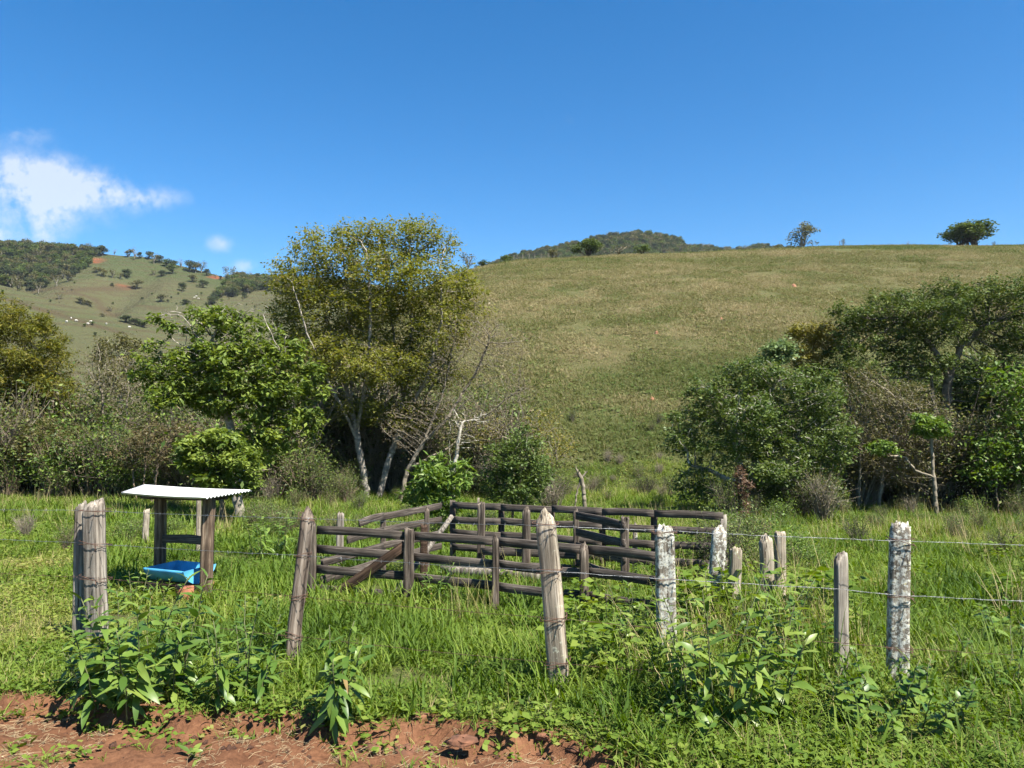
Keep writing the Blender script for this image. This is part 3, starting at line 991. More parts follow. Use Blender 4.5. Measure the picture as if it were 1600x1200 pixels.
def wire_obj(pts, parent, mat, seed, barb=True, sag=.02):
    """two twisted strands with barbs, strung from post to post"""
    r = np.random.default_rng(seed)
    P = []
    for a, b in zip(pts[:-1], pts[1:]):
        L = (Vector(b) - Vector(a)).length; n = max(6, int(L / .06))
        for i in range(n):
            t = i / n; p = np.array(a) * (1 - t) + np.array(b) * t
            p[2] -= sag * L * .5 * 4 * t * (1 - t) * .5
            P.append(p + r.normal(0, .0015, 3))
    P.append(np.array(pts[-1])); P = np.array(P)
    mb = MB()
    ph = np.arange(len(P)) * 1.1
    w = .0016
    tw = np.stack([0 * ph, np.cos(ph), np.sin(ph)], 1) * w
    mb.tube(P + tw, .0011, 3, cap=False); mb.tube(P - tw, .0011, 3, cap=False)
    if barb:
        for i in range(2, len(P) - 2, 2):
            c = P[i]
            for k in range(2):
                v = r.normal(0, 1, 3); v[0] *= .4; v /= np.linalg.norm(v)
                mb.tube(np.array([c - v * .013, c + v * .013]), [.0012, .0008], 3, cap=False)
    off = np.array(parent.location)
    mb.v = [v - off for v in mb.v]
    return link('wire', mb.mesh('wire', mat), parent=parent)


def build_fence():
    root = link('barbed_wire_fence', None, loc=(0.28, 5.2, zgf(.28, 5.2)), label='barbed wire fence on uneven wooden posts running across the front of the pasture', cat='fence')
    specs = [  # px, d, top py, w, dp, top, mat, lean, label, wires at py
        (155, 6.85, 784, .205, .16, 'round', 'post_grey', (.0, .02), 'thick grey squared post with split sides', (798, 850, 903)),
        (131, 6.98, 788, .075, .12, 'flat', 'post_grey', (-.015, .0), 'thin brown slab standing against the thick grey post', ()),
        (482, 6.08, 795, .12, .12, 'point', 'post_brown', (.0, .0), 'round brown post leaning towards the pasture', (810, 868, 932, 994)),
        (850, 5.2, 799, .155, .12, 'point', 'post_pale', (-.0, .0), 'broad pale post with pointed top leaning to one side', (821, 892, 966, 1036)),
        (1035, 6.0, 822, .165, .14, 'round', 'post_lichen', (.0, .03), 'stout post crusted with white and black lichen', (830, 903)),
        (1308, 5.5, 866, .105, .09, 'round', 'post_grey', (.0, .0), 'short furrowed grey post', ()),
        (1402, 5.4, 818, .155, .13, 'round', 'post_lichen', (.0, .0), 'tall post speckled with pale and yellow lichen', (845, 930, 1012)),
    ]
    leans = {482: .095, 850: -.088, 1402: .035, 1308: .01, 155: -.02, 131: -.0, 1035: -.02}
    tops = {}
    for i, (px, d, ty, w, dp, top, mat, ln, lab, wires) in enumerate(specs):
        x = xat(px, d)
        # the photo position is the head of the post; the foot follows from the lean
        ly = leans[px]
        h = pt(px, ty, d).z - zgf(x, d)
        fx = x - math.tan(ly) * h
        z0 = zgf(fx, d)
        h = pt(px, ty, d).z - z0
        me = post_mesh(h / math.cos(ly), w, dp, top, 100 + i, M[mat], rough=.065 if mat == 'post_lichen' else .08 if mat != 'post_pale' else .055, bow=.012 if px == 850 else 0.0)
        o = link('post', me, parent=root, loc=Vector((fx, d, z0)) - root.location, rot=(ln[1], ly, .25 * ((i % 3) - 1)), label=lab)
        tops[px] = (fx, d, z0, ly, w, dp)
        for k, wy in enumerate(wires):
            zz = (pt(px, wy, d).z - z0) / math.cos(ly)
            tie_ring(o, zz, w, dp, 300 + i * 9 + k, M['rust'])
    # strands (photo heights at each post; world points on the near face of the posts)
    rows = [
        [(-260, 7.7, 792), (131, 6.86, 797), (155, 6.74, 798), (482, 5.99, 810), (853, 5.12, 821), (1035, 5.27, 829), (1402, 5.31, 845), (1900, 5.1, 858)],
        [(-260, 7.7, 828), (131, 6.86, 848), (155, 6.74, 850), (474, 5.99, 868), (858, 5.12, 892), (1308, 5.32, 920), (1402, 5.31, 930), (1900, 5.1, 950)],
        [(-260, 7.7, 880), (155, 6.74, 903), (466, 5.99, 932), (866, 5.12, 966), (1402, 5.31, 1012), (1900, 5.1, 1040)],
        [(155, 6.74, 958), (460, 5.99, 994), (868, 5.12, 1036), (1060, 5.2, 1052)],
    ]
    for k, row in enumerate(rows):
        wire_obj([pt(a, c, b) for a, b, c in row], root, M['wire'] if k < 2 else M['rust'], 500 + k, sag=.012)


def build_old_posts():
    S = [  # px, d, top, w, dp, top style, mat, lean, label
        (1113, 7.6, 822, .17, .14, 'point', 'post_lichen', .05, 'lichen covered post half hidden in grass beside the corral corner'),
        (1141, 7.4, 858, .13, .10, 'flat', 'post_pale', .03, 'short cut-off grey stump post in grass beside a lichen post'),
        (1197, 7.8, 836, .15, .12, 'point', 'post_pale', -.04, 'split grey post standing left of its taller slab twin'),
        (1214, 7.95, 832, .12, .10, 'flat', 'post_pale', .0, 'flat-topped grey slab post touching a split grey post'),
        (231, 14.0, 797, .12, .11, 'flat', 'post_pale', .03, 'weathered pale post in pasture left of the trough shelter'),
        (314, 13.2, 776, .085, .08, 'flat', 'post_pale', .0, 'slender pale post seen behind the trough shelter'),
        (533, 12.0, 802, .12, .11, 'round', 'post_grey', .02, 'rounded grey post standing behind the corral gate'),
        (990, 10.6, 817, .07, .07, 'point', 'post_lichen', .01, 'thin whitish post standing inside the corral'),
        (748, 15.5, 779, .05, .05, 'flat', 'post_pale', .0, 'small pale stake behind the back rails of the corral'),
    ]
    for i, (px, d, ty, w, dp, top, mat, ly, lab) in enumerate(S):
        o, h = post_obj(px, d, ty, w, dp, top, 150 + i, M[mat], name='wooden_post', label=lab, cat='post', lean=(ly, .02), rough=.07)


def build_corral():
    g = pt(800, 850, 9.5)
    root = link('cattle_corral', None, loc=(xat(800, 9), 9.0, zgf(0, 9)), label='dark weathered board corral standing in the pasture behind the wire fence', cat='corral')
    Fp = {490: 9.0, 640: 8.7, 775: 8.25, 912: 7.8, 1030: 7.35}
    tops = {490: 814, 640: 827, 775: 837, 912: 850, 1030: 868}
    wid = {490: .10, 640: .13, 775: .085, 912: .105, 1030: .09}
    for i, px in enumerate(Fp):
        post_obj(px, Fp[px], tops[px], wid[px], wid[px] * .9, 'flat' if px == 640 else 'point', 200 + i, M['corral_post'], parent=root, rough=.05)
    def P(px, d, z): return Vector((xat(px, d), d, z))
    s = 0
    for z in (.395, .16, -.07):                    # front side, boards on the far face of the posts
        for a, b in ((640, 775), (775, 912), (912, 1030)):
            s += 1
            rail_obj(P(a, Fp[a] + .075, z + rng.normal(0, .006)), P(b, Fp[b] + .075, z + rng.normal(0, .006)), .092, .03, root, M['rail'], seed=s)
    # back side
    Bp = [(708, 11.6, 783), (783, 11.25, 790), (862, 10.95, 794), (940, 10.65, 797), (1021, 10.35, 800), (1128, 10.0, 806)]
    for i, (px, d, ty) in enumerate(Bp):
        post_obj(px, d, ty, .10, .09, 'flat', 230 + i, M['corral_post'] if i < 5 else M['post_grey'], parent=root, rough=.06)
    for z0, z1 in ((.425, .47), (.22, .255), (.02, .06), (-.2, -.16)):
        for (a, b) in zip(Bp[:-1], Bp[1:]):
            s += 1
            f = lambda q: z0 + (z1 - z0) * (q[0] - 708) / 420
            rail_obj(P(a[0], a[1] - .07, f(a) + rng.normal(0, .008)), P(b[0], b[1] - .07, f(b) + rng.normal(0, .008)), .098, .03, root, M['rail'], seed=s)
    # left side, running back from the gate post
    for i, (px, d, ty) in enumerate(((600, 10.5, 802), (668, 11.25, 793))):
        post_obj(px, d, ty, .09, .09, 'point', 250 + i, M['corral_post'], parent=root)
    for z, lo in ((.395, 563), (.205, 545), (.0, 505), (-.2, 505)):
        for a, b in (((lo, 9.0 + (lo - 490) / 200 * 2.6 * .95), (600, 10.44)), ((600, 10.44), (690, 11.6))):
            s += 1
            rail_obj(P(a[0], a[1], z + rng.normal(0, .01)), P(b[0], b[1], z + rng.normal(0, .01)), .092, .03, root, M['rail'], seed=s)
    # inner partition
    Ip = [(752, 10.8, 786, .12), (822, 10.5, 792, .13), (900, 10.4, 795, .085), (975, 9.5, 808, .12)]
    for i, (px, d, ty, w) in enumerate(Ip):
        post_obj(px, d, ty, w, w * .85, 'point' if i in (1, 2) else 'flat', 260 + i, M['corral_post'], parent=root, rough=.06)
    for z in (.42, .205, .02, -.2):
        s += 1
        rail_obj(P(900, 10.33, z), P(975, 9.44, z - .01), .10, .03, root, M['rail'], seed=s)
    for z in (-.12, -.3):
        s += 1
        rail_obj(P(752, 10.72, z), P(900, 10.3, z + .02), .10, .03, root, M['rail'], seed=s)
    # reddish post behind the gate and the loose pale timbers
    post_obj(663, 9.3, 822, .10, .09, 'flat', 270, M['brace'], parent=root, label='reddish brown post behind the gate')
    # gate
    gr = link('corral_gate', None, loc=P(565, 8.86, zgf(xat(565, 8.86), 8.86)), label='five-board corral gate with reddish diagonal brace', cat='gate')
    for k, z in enumerate((.40, .182, -.048, -.27)):
        s += 1
        rail_obj(P(498, 9.03, z + .02), P(632, 8.76, z - .005), .094, .03, gr, M['rail'], seed=s)
    rail_obj(P(527, 8.95, -.455), P(612, 8.8, -.462), .085, .03, gr, M['rail'], seed=99)
    rail_obj(P(516, 8.945, -.35), P(634, 8.70, .30), .105, .03, gr, M['brace'], name='brace', seed=98, label='reddish brown diagonal brace')
    # loose timber
    lg = rail_obj(P(613, 9.1, zgf(xat(613, 9.1), 9.1) + .0), P(707, 9.9, .47), .05, .045, None, M['post_grey'], name='leaning_pole', seed=77)
    lg['label'] = 'pale pole leaning on the corral rails beside the gate'; lg['category'] = 'pole'
    lg = rail_obj(P(690, 11.0, zgf(xat(690, 11), 11) + .07), P(852, 10.2, zgf(xat(852, 10.2), 10.2) + .10), .11, .11, None, M['post_grey'], name='fallen_log', seed=78)
    lg['label'] = 'grey log lying on the grass inside the corral'; lg['category'] = 'log'
    lg = rail_obj(P(1092, 8.6, zgf(xat(1092, 8.6), 8.6) + .1), P(1127, 9.8, .42), .07, .03, None, M['post_grey'], name='leaning_board', seed=79)
    lg['label'] = 'grey board leaning against the back corner post of the corral'; lg['category'] = 'board'


def build_shelter():
    c = Vector((-4.0, 9.4, zgf(-4.0, 9.4)))
    root = link('trough_shelter', None, loc=c, label='small open shelter with white corrugated roof on two dark posts', cat='shelter')
    corners = [pt(189, 770, 9.10), pt(321, 778, 8.72), pt(393, 766, 9.95), pt(226, 757.5, 10.35)]
    FL, FR, BR, BL = [np.array(p) for p in corners]
    nu, nv = 12, 109
    V = []
    for th in (0, -.007):
        for j in range(nv):
            b = j / (nv - 1)
            for i in range(nu):
                a = i / (nu - 1)
                p = (FL * (1 - a) + FR * a) * (1 - b) + (BL * (1 - a) + BR * a) * b
                z = .010 * math.cos(b * 2 * math.pi * 13.5) + th - .012 * math.sin(a * math.pi)
                V.append(p + [0, 0, z])
    q = grid_quads(nu, nv); n = nu * nv
    q2 = q[:, ::-1] + n
    rim = []
    for i in range(nu - 1):
        rim.append((i + 1, i, n + i, n + i + 1)); a = (nv - 1) * nu + i; rim.append((a, a + 1, n + a + 1, n + a))
    for j in range(nv - 1):
        a = j * nu; rim.append((a, a + nu, n + a + nu, n + a)); a = j * nu + nu - 1; rim.append((a + nu, a, n + a, n + a + nu))
    me = new_mesh('roof', np.array(V) - np.array(c), np.vstack([q, q2, np.array(rim)]), smooth=True, mats=[M['roof']])
    ro = link('roof', me, parent=root, label='white corrugated roof sheet')
    for px, d, w, sd in ((254, 9.85, .145, 1), (327, 9.12, .155, 2)):
        post_obj(px, d, 771 if px == 254 else 778, w, w * .8, 'flat', 600 + sd, M['shelter_wood'], parent=root, rough=.035, lean=(.012 if px > 300 else -.005, 0), taper=.98)
    rail_obj(pt(256, 842, 9.8), pt(326, 846, 9.16), .10, .045, root, M['rail'], name='crossbar', seed=3)
    z = FL[2]
    rail_obj(pt(222, 776, 9.72), pt(355, 777, 9.6), .05, .05, root, M['rail'], name='purlin', seed=4)
    rail_obj(pt(248, 776, 10.1), pt(340, 778, 9.3), .06, .05, root, M['rail'], name='roof_beam', seed=5)
    # trough: half of a blue plastic drum lying on its side
    A, B = np.array([-4.31, 9.50, 0]), np.array([-3.73, 9.27, 0])
    ax = (B - A) / np.linalg.norm(B - A); sd = np.array([-ax[1], ax[0], 0])
    Lh = np.linalg.norm(B - A); Rr = .275; zt = .02
    tr = link('feed_trough', None, loc=((A + B) / 2)[0:2].tolist() + [zt - Rr], label='bright blue half-drum feed trough under the small shelter', cat='trough')
    off = np.array(tr.location)
    def shell(r0, x0, x1, nx=8, k=18, rib=0.0):
        v = []
        for i in range(nx):
            t = i / (nx - 1); x = x0 + (x1 - x0) * t
            rr = r0 + rib * (math.cos(t * math.pi * 6) > .55)
            for j in range(k):
                a = math.pi * 1.10 + math.pi * .80 * j / (k - 1)
                v.append(A + ax * x + sd * math.cos(a) * rr + np.array([0, 0, zt + math.sin(a) * rr * .98]))
        return np.array(v), grid_quads(k, nx)
    mb = MB()
    v, q = shell(Rr, 0, Lh, nx=20, rib=0.0); mb.add(v, q)
    v2, q2 = shell(Rr - .012, .012, Lh - .012, nx=20); mb.add(v2, q2[:, ::-1])
    # rim strips
    k = 18
    for side in (0, k - 1):
        for i in range(19):
            a, b = i * k + side, (i + 1) * k + side
            mb.q.append(np.array([[a, b, 20 * k + b, 20 * k + a]]))
    mb.v = [x - off for x in mb.v]
    link('basin', mb.mesh('basin', M['trough'], smooth=True), parent=tr)
    for x0, nm in ((0.0, 'end_panel'), (Lh, 'end_panel')):
        mb = MB(); pts_o = []; 
        for xx in (x0, x0 + (.012 if x0 == 0 else -.012)):
            ring = []
            for j in range(k):
                a = math.pi * 1.10 + math.pi * .80 * j / (k - 1)
                ring.append(A + ax * (xx + (.02 if x0 else -.02) * 0) + sd * math.cos(a) * (Rr + .004) + np.array([0, 0, zt + .002 + math.sin(a) * (Rr + .004) * .98]))
            pts_o.append(np.array(ring) - off)
        cen = [(p[0] + p[-1]) / 2 for p in pts_o]
        mb.add(np.vstack([pts_o[0], pts_o[1], [cen[0]], [cen[1]]]), [(j, j + 1, k + j + 1, k + j) for j in range(k - 1)],
               [(2 * k, j, j + 1) for j in range(k - 1)] + [(2 * k + 1, k + j + 1, k + j) for j in range(k - 1)])
        link(nm, mb.mesh(nm, M['trough']), parent=tr)
    for i, (f, lab) in enumerate(((.18, 'red brick block under the far end of the blue trough'), (.86, 'red brick block under the near end of the blue trough'))):
        p = A + ax * Lh * f; zb = zgf(p[0], p[1])
        mb = MB(); mb.box((0, 0, (zt - Rr - zb) / 2 - .02), (.20, .40, (zt - Rr - zb) + .06), .006)
        link('brick_block', mb.mesh('brick_block', M['brick']), loc=(p[0], p[1], zb), rot=(0, 0, math.atan2(ax[1], ax[0])), label=lab, cat='brick')


build_fence(); build_old_posts(); build_corral(); build_shelter()

# ------------------------------------------------------------------ the trees
def build_trees():
    T = make_tree
    T('slender_tree', 'tall olive-green tree with twin grey trunks behind the corral', 'tree', 26,
      [[(575, 782, 0), (566, 730, 0), (558, 680, .1), (548, 620, .1)], [(590, 782, .2), (604, 730, .2), (620, 680, .4), (630, 620, .6)],
       [(558, 690, .1), (520, 610, -.5), (480, 520, -.9), (455, 440, -1)], [(552, 650, .1), (530, 560, .3), (505, 480, .4), (492, 410, .4)], [(548, 620, .1), (548, 520, .9), (540, 430, 1.2), (535, 385, 1.2)],
       [(556, 670, .1), (575, 580, -.6), (580, 480, -.9), (572, 390, -1)], [(630, 620, .6), (615, 530, 1.2), (606, 440, 1.3), (602, 385, 1.2)], [(626, 650, .4), (642, 560, .2), (645, 460, 0), (640, 385, 0)],
       [(622, 670, .4), (668, 590, -.6), (690, 500, -.9), (688, 410, -.9)], [(612, 700, .3), (660, 630, .8), (705, 550, 1.0), (722, 470, .8)]],
      [(500, 388, 52, 34), (565, 372, 58, 30), (640, 368, 58, 28), (688, 382, 30, 30), (448, 432, 38, 30), (520, 440, 62, 35, .8), (600, 430, 65, 40, -.8), (665, 440, 55, 40, -1), (720, 455, 45, 38, 0), (738, 492, 28, 22, 0),
       (580, 500, 70, 42, 1), (685, 525, 58, 36, -.6), (500, 520, 60, 48, .5), (455, 500, 42, 46, .8), (590, 575, 95, 36, -.4), (670, 590, 60, 30, 0), (490, 590, 55, 36, .3), (440, 560, 32, 40, .8), (560, 640, 70, 26, .4), (640, 650, 60, 26, .2), (540, 410, 45, 30, -.6), (620, 402, 50, 30, .6), (480, 462, 45, 30, -.4), (565, 470, 55, 35, -.9), (640, 485, 55, 35, .8), (700, 500, 40, 30, .6), (540, 550, 55, 35, -.8), (640, 550, 55, 35, .6)],
      M['bark_grey'], M['leaf_main'], n_att=3000, step=.18, kill=.235, rb=.13, rt=.0055, tips=4.2, lsize=.095, lspread=.19, seed=3, lift=.14, only_r=.014, clump=.12)
    T('bare_tree', 'leafless grey tree with branches sweeping to the right', 'tree', 25,
      [[(624, 782, 0), (636, 735, 0), (662, 690, 0), (705, 650, 0), (740, 615, 0)], [(640, 730, 0), (700, 700, .4), (735, 680, .5)], [(662, 690, 0), (690, 620, .3), (705, 560, .3)], [(690, 660, .1), (745, 580, .4), (765, 530, .4)], [(700, 700, .4), (770, 640, .5), (810, 610, .5)]],
      [(745, 522, 52, 42), (785, 555, 46, 48), (720, 570, 55, 48), (800, 610, 42, 32), (700, 640, 60, 38), (640, 665, 50, 42), (760, 660, 50, 28)],
      M['bark_twig'], M['leaf_dry'], n_att=2900, step=.15, kill=.165, rb=.075, rt=.0042, tips=.7, lsize=.055, lspread=.1, seed=4, lift=.06, leafprob=.5, only_r=.012)
    T('broadleaf_tree', 'bright green tree with large glossy leaves behind the trough shelter', 'tree', 19,
      [[(376, 832, 0), (372, 780, 0), (365, 700, .2), (350, 620, .2), (330, 540, 0)], [(372, 760, 0), (420, 660, .3), (440, 580, .2)]],
      [(290, 500, 58, 26), (375, 495, 52, 28), (245, 575, 44, 30), (330, 560, 70, 40), (420, 545, 55, 40), (380, 610, 75, 42), (290, 625, 60, 28), (475, 600, 40, 36), (440, 650, 50, 30), (310, 585, 60, 40, .8), (410, 695, 45, 26), (480, 660, 30, 26)],
      M['bark_grey'], M['leaf_big'], n_att=900, step=.16, kill=.23, rb=.10, rt=.006, clump=.16, tips=6.0, lsize=.13, lspread=.12, flat=.62, droop=.42, wid=.44, seed=5, only_r=.014)
    T('broadleaf_sapling', 'low broad-leaved sapling just behind the white shelter roof', 'tree', 17.5,
      [[(350, 835, 0), (345, 780, 0), (338, 720, 0)]],
      [(335, 690, 45, 24), (310, 715, 38, 26), (365, 720, 42, 26), (345, 750, 40, 18), (395, 745, 26, 20)],
      M['bark_dark'], M['leaf_big'], n_att=230, step=.14, kill=.22, rb=.055, rt=.006, tips=9, lsize=.13, lspread=.11, flat=.62, droop=.42, wid=.44, seed=6)
    T('bamboo_clump', 'tall yellow-green bamboo clump at the left edge of the picture', 'bamboo', 27,
      [[(30, 752, 0), (32, 660, 0), (40, 560, 0)], [(-20, 752, .4), (-30, 640, .3), (-40, 540, .2)], [(70, 752, .4), (78, 680, .2), (90, 610, 0)]],
      [(20, 505, 48, 38), (70, 545, 45, 40), (-50, 510, 60, 50), (0, 590, 75, 50), (90, 610, 32, 42), (30, 660, 70, 30), (-70, 620, 60, 60)],
      M['bark_dark'], M['leaf_bamboo'], n_att=1200, step=.19, kill=.26, rb=.08, rt=.006, tips=8, lsize=.14, lspread=.16, flat=.3, droop=.6, wid=.22, seed=7, only_r=.014)
    T('olive_bush', 'rounded olive twiggy bush in front of the bamboo clump', 'bush', 25,
      [[(88, 758, 0), (85, 730, 0)], [(95, 758, 0), (110, 715, 0)], [(75, 758, 0), (60, 715, 0)]],
      [(85, 695, 60, 42), (50, 710, 40, 36), (125, 705, 32, 36)],
      M['bark_brown'], M['leaf_olive'], n_att=620, step=.14, kill=.2, rb=.04, rt=.005, tips=4, lsize=.075, lspread=.12, seed=8, only_r=.012)
    T('leaning_shrub', 'dark green shrub cut off by the left picture edge', 'bush', 26,
      [[(0, 755, 0), (-5, 720, 0)]],
      [(-5, 715, 34, 38), (-50, 700, 50, 50)], M['bark_dark'], M['leaf_dark'], n_att=350, step=.15, kill=.22, rb=.05, tips=6, lsize=.09, lspread=.13, seed=9)
    T('bare_shrub', 'leafless pale grey shrub between bamboo and broad-leaved tree', 'bush', 26.5,
      [[(165, 760, 0), (163, 690, 0), (160, 620, 0)], [(190, 760, 0), (195, 690, 0), (200, 620, 0)], [(140, 760, .3), (138, 690, .3)]],
      [(160, 590, 34, 55), (200, 610, 28, 60), (140, 650, 26, 50), (205, 670, 40, 40)],
      M['bark_twig'], M['leaf_olive'], n_att=1100, step=.15, kill=.19, rb=.045, rt=.0045, tips=1.8, lsize=.06, lspread=.1, seed=10, leafprob=.5, lift=.15)
    T('round_crown_tree', 'rounded pale green tree crown behind the bare grey shrub', 'tree', 33,
      [[(190, 760, 0), (188, 640, 0)]], [(185, 545, 36, 24), (165, 560, 25, 22), (215, 565, 28, 24), (185, 600, 45, 40)],
      M['bark_grey'], M['leaf_olive'], n_att=380, step=.2, kill=.3, rb=.1, tips=5, lsize=.11, lspread=.18, seed=11)
    T('reddish_shrub', 'brownish red shrub left of the trough shelter roof', 'bush', 23,
      [[(222, 770, 0), (228, 720, 0)], [(235, 770, 0), (250, 715, 0)], [(215, 770, 0), (205, 720, 0)]],
      [(250, 690, 50, 36), (205, 705, 32, 34), (290, 680, 22, 26)], M['bark_brown'], M['leaf_red'], n_att=420, step=.14, kill=.2, rb=.035, rt=.005, tips=2.6, lsize=.07, lspread=.1, seed=12)
    T('leafy_shrub', 'upright bright green long-leaved shrub behind the corral back rails', 'bush', 16,
      [[(690, 800, 0), (688, 760, 0)], [(700, 800, 0), (712, 750, 0)], [(678, 800, 0), (662, 760, 0)]],
      [(680, 750, 34, 34), (655, 775, 25, 22), (715, 745, 22, 26), (690, 785, 40, 18)], M['stem'], M['leaf_fresh'], n_att=240, step=.11, kill=.17, rb=.022, rt=.005, tips=5, lsize=.14, lspread=.09,
      flat=.4, droop=.35, wid=.25, seed=13)
    T('round_shrub', 'dense green shrub overhanging the middle of the corral back rail', 'bush', 18.5,
      [[(800, 800, 0), (803, 750, 0)], [(815, 800, 0), (825, 740, 0)]],
      [(800, 715, 42, 32), (835, 740, 28, 34), (775, 745, 26, 30), (820, 690, 28, 24), (805, 765, 42, 22)], M['bark_dark'], M['leaf_mid'], n_att=520, step=.13, kill=.18, rb=.04, rt=.005, tips=6, lsize=.075, lspread=.11,
      seed=14, droop=.35)
    T('yellowish_shrub', 'thin yellow-green shrub at the foot of the open slope', 'bush', 27,
      [[(850, 780, 0), (848, 720, 0)], [(862, 780, 0), (870, 715, 0)]],
      [(845, 665, 30, 28), (875, 700, 26, 34), (850, 715, 32, 36), (760, 670, 30, 30)], M['bark_twig'], M['leaf_yellow'], n_att=420, step=.15, kill=.22, rb=.04, rt=.006, tips=2.2, lsize=.085, lspread=.13, seed=15, leafprob=.7)
    T('dense_tree', 'dense dark green tree with whitish branches right of the corral', 'tree', 22,
      [[(1160, 802, 0), (1158, 750, 0), (1150, 690, 0), (1148, 640, 0)], [(1183, 800, .3), (1190, 760, .3), (1215, 725, .2), (1250, 690, .2)], [(1158, 760, 0), (1110, 735, -.2), (1080, 728, -.3)],
       [(1170, 802, .2), (1176, 740, .2), (1200, 660, .3), (1210, 600, .2)]],
      [(1085, 665, 34, 42), (1140, 640, 55, 45), (1060, 690, 28, 22), (1075, 765, 24, 26, -.3), (1200, 610, 60, 42), (1270, 620, 48, 50), (1300, 690, 30, 55), (1240, 690, 55, 45), (1185, 680, 50, 45), (1270, 745, 45, 32),
       (1110, 615, 34, 26), (1225, 770, 40, 22), (1095, 735, 30, 24, -.3), (1180, 585, 44, 30), (1110, 770, 34, 22, -.5), (1130, 705, 40, 30, -.8), (1215, 735, 45, 30, -.8), (1290, 770, 35, 20), (1170, 650, 45, 40, -1.2)],
      M['bark_pale'], M['leaf_mid'], n_att=1900, step=.17, kill=.23, rb=.12, rt=.006, tips=7.0, lsize=.085, lspread=.13, seed=16, only_r=.013)
    T('pale_vine_bush', 'pale green creeper topping the bushes right of the slope', 'bush', 25,
      [[(1222, 785, 1.5), (1220, 640, 1.2), (1216, 570, .6)]], [(1218, 550, 24, 15), (1200, 560, 14, 10)], M['bark_dark'], M['leaf_pale'], n_att=90, step=.18, kill=.22, rb=.03, tips=9, lsize=.12, lspread=.13, seed=17)
    T('yellow_bush', 'yellowish bush tucked left of the large spreading tree', 'bush', 27,
      [[(1275, 780, 1), (1272, 620, .8), (1270, 560, .6)]], [(1268, 520, 32, 20), (1295, 530, 26, 22), (1265, 560, 32, 30)], M['bark_brown'], M['leaf_yellow'], n_att=260, step=.18, kill=.24, rb=.05, tips=6, lsize=.11, lspread=.14, seed=18)
    T('spreading_tree', 'large dark spreading tree with forked grey limbs at the right', 'tree', 26,
      [[(1475, 778, .5), (1478, 680, .4), (1482, 590, .2), (1500, 545, 0), (1540, 510, -.2)], [(1482, 590, .2), (1455, 540, 0), (1420, 500, -.2)], [(1472, 778, .5), (1460, 640, 0), (1452, 560, 0)]],
      [(1340, 490, 42, 26), (1400, 475, 55, 24), (1480, 460, 60, 24), (1560, 458, 60, 26), (1640, 470, 60, 40), (1330, 545, 38, 36), (1390, 535, 50, 34), (1470, 520, 55, 28), (1560, 520, 55, 34), (1350, 580, 45, 30), (1620, 550, 50, 50), (1380, 500, 60, 34, .6), (1450, 490, 60, 34, -.6), (1520, 490, 60, 36, .5), (1600, 500, 60, 40, -.5),
       (1540, 590, 50, 45), (1440, 570, 50, 30), (1600, 620, 60, 50), (1500, 620, 45, 35, 1.0)],
      M['bark_mid'], M['leaf_dark'], n_att=1700, step=.19, kill=.26, rb=.14, rt=.006, tips=6.5, lsize=.095, lspread=.16, seed=19, only_r=.014, flat=.55)
    T('wood_edge_tree', 'leafy mid-green tree filling the gap behind the leafless thicket', 'tree', 30,
      [[(1400, 775, 0), (1402, 690, 0), (1395, 620, 0)], [(1560, 775, .5), (1558, 690, .5), (1550, 620, .3)], [(1490, 775, .5), (1495, 680, .5)]],
      [(1350, 600, 60, 45), (1430, 610, 60, 50), (1510, 600, 60, 50), (1590, 610, 60, 60), (1370, 690, 65, 50), (1460, 700, 65, 50), (1550, 700, 65, 55), (1640, 690, 60, 70), (1320, 720, 50, 40)],
      M['bark_grey'], M['leaf_mid'], n_att=1500, step=.2, kill=.28, rb=.10, rt=.006, tips=4.6, lsize=.11, lspread=.17, seed=29, only_r=.014)
    T('twiggy_thicket', 'grey-brown leafless thicket under the large spreading tree', 'bush', 24.5,
      [[(1370, 782, 0), (1385, 700, 0), (1420, 640, 0)], [(1340, 782, 0), (1345, 700, 0)], [(1420, 782, .3), (1440, 690, .3)]],
      [(1370, 620, 50, 40), (1340, 680, 42, 50), (1420, 640, 50, 45), (1470, 690, 50, 50), (1400, 720, 55, 40), (1520, 690, 45, 50), (1340, 600, 40, 30)],
      M['bark_twig'], M['leaf_olive'], n_att=2000, step=.15, kill=.18, rb=.06, rt=.0052, tips=2.6, lsize=.065, lspread=.12, seed=20, leafprob=.7, lift=.1)
    T('white_sapling', 'sapling with crooked white trunk and light leaves at the wood edge', 'tree', 23,
      [[(1464, 788, 0), (1458, 740, 0), (1455, 690, 0), (1453, 660, 0)], [(1458, 745, 0), (1430, 735, 0), (1415, 715, 0), (1390, 712, 0)]],
      [(1455, 668, 28, 14), (1440, 655, 16, 8), (1385, 700, 22, 12)], M['bark_twig'], M['leaf_fresh'], n_att=130, step=.13, kill=.17, rb=.05, rt=.007, tips=6, lsize=.12, lspread=.1, seed=21, droop=.5)
    T('edge_bush', 'leafy light green bush at the right picture edge under the trees', 'bush', 23.5,
      [[(1560, 785, 0), (1555, 730, 0)], [(1590, 785, .2), (1592, 700, .2)]],
      [(1555, 700, 32, 24), (1585, 650, 28, 28), (1540, 735, 30, 26), (1600, 720, 36, 40), (1580, 600, 36, 30), (1650, 680, 50, 70)], M['bark_brown'], M['leaf_fresh'], n_att=380, step=.15, kill=.22, rb=.05, rt=.006, tips=3.4, lsize=.13, lspread=.15,
      seed=22, leafprob=.75, droop=.5)
    T('vine_pillar', 'trunk wrapped in reddish dry creeper beside the corral corner', 'trunk', 20,
      [[(1160, 812, 0), (1158, 760, 0), (1156, 740, 0)]], [(1158, 760, 7, 30), (1162, 790, 10, 20)], M['bark_brown'], M['vine'], n_att=120, step=.12, kill=.14, rb=.07, tips=5, lsize=.07, lspread=.06, seed=23, droop=.7, flat=.1)
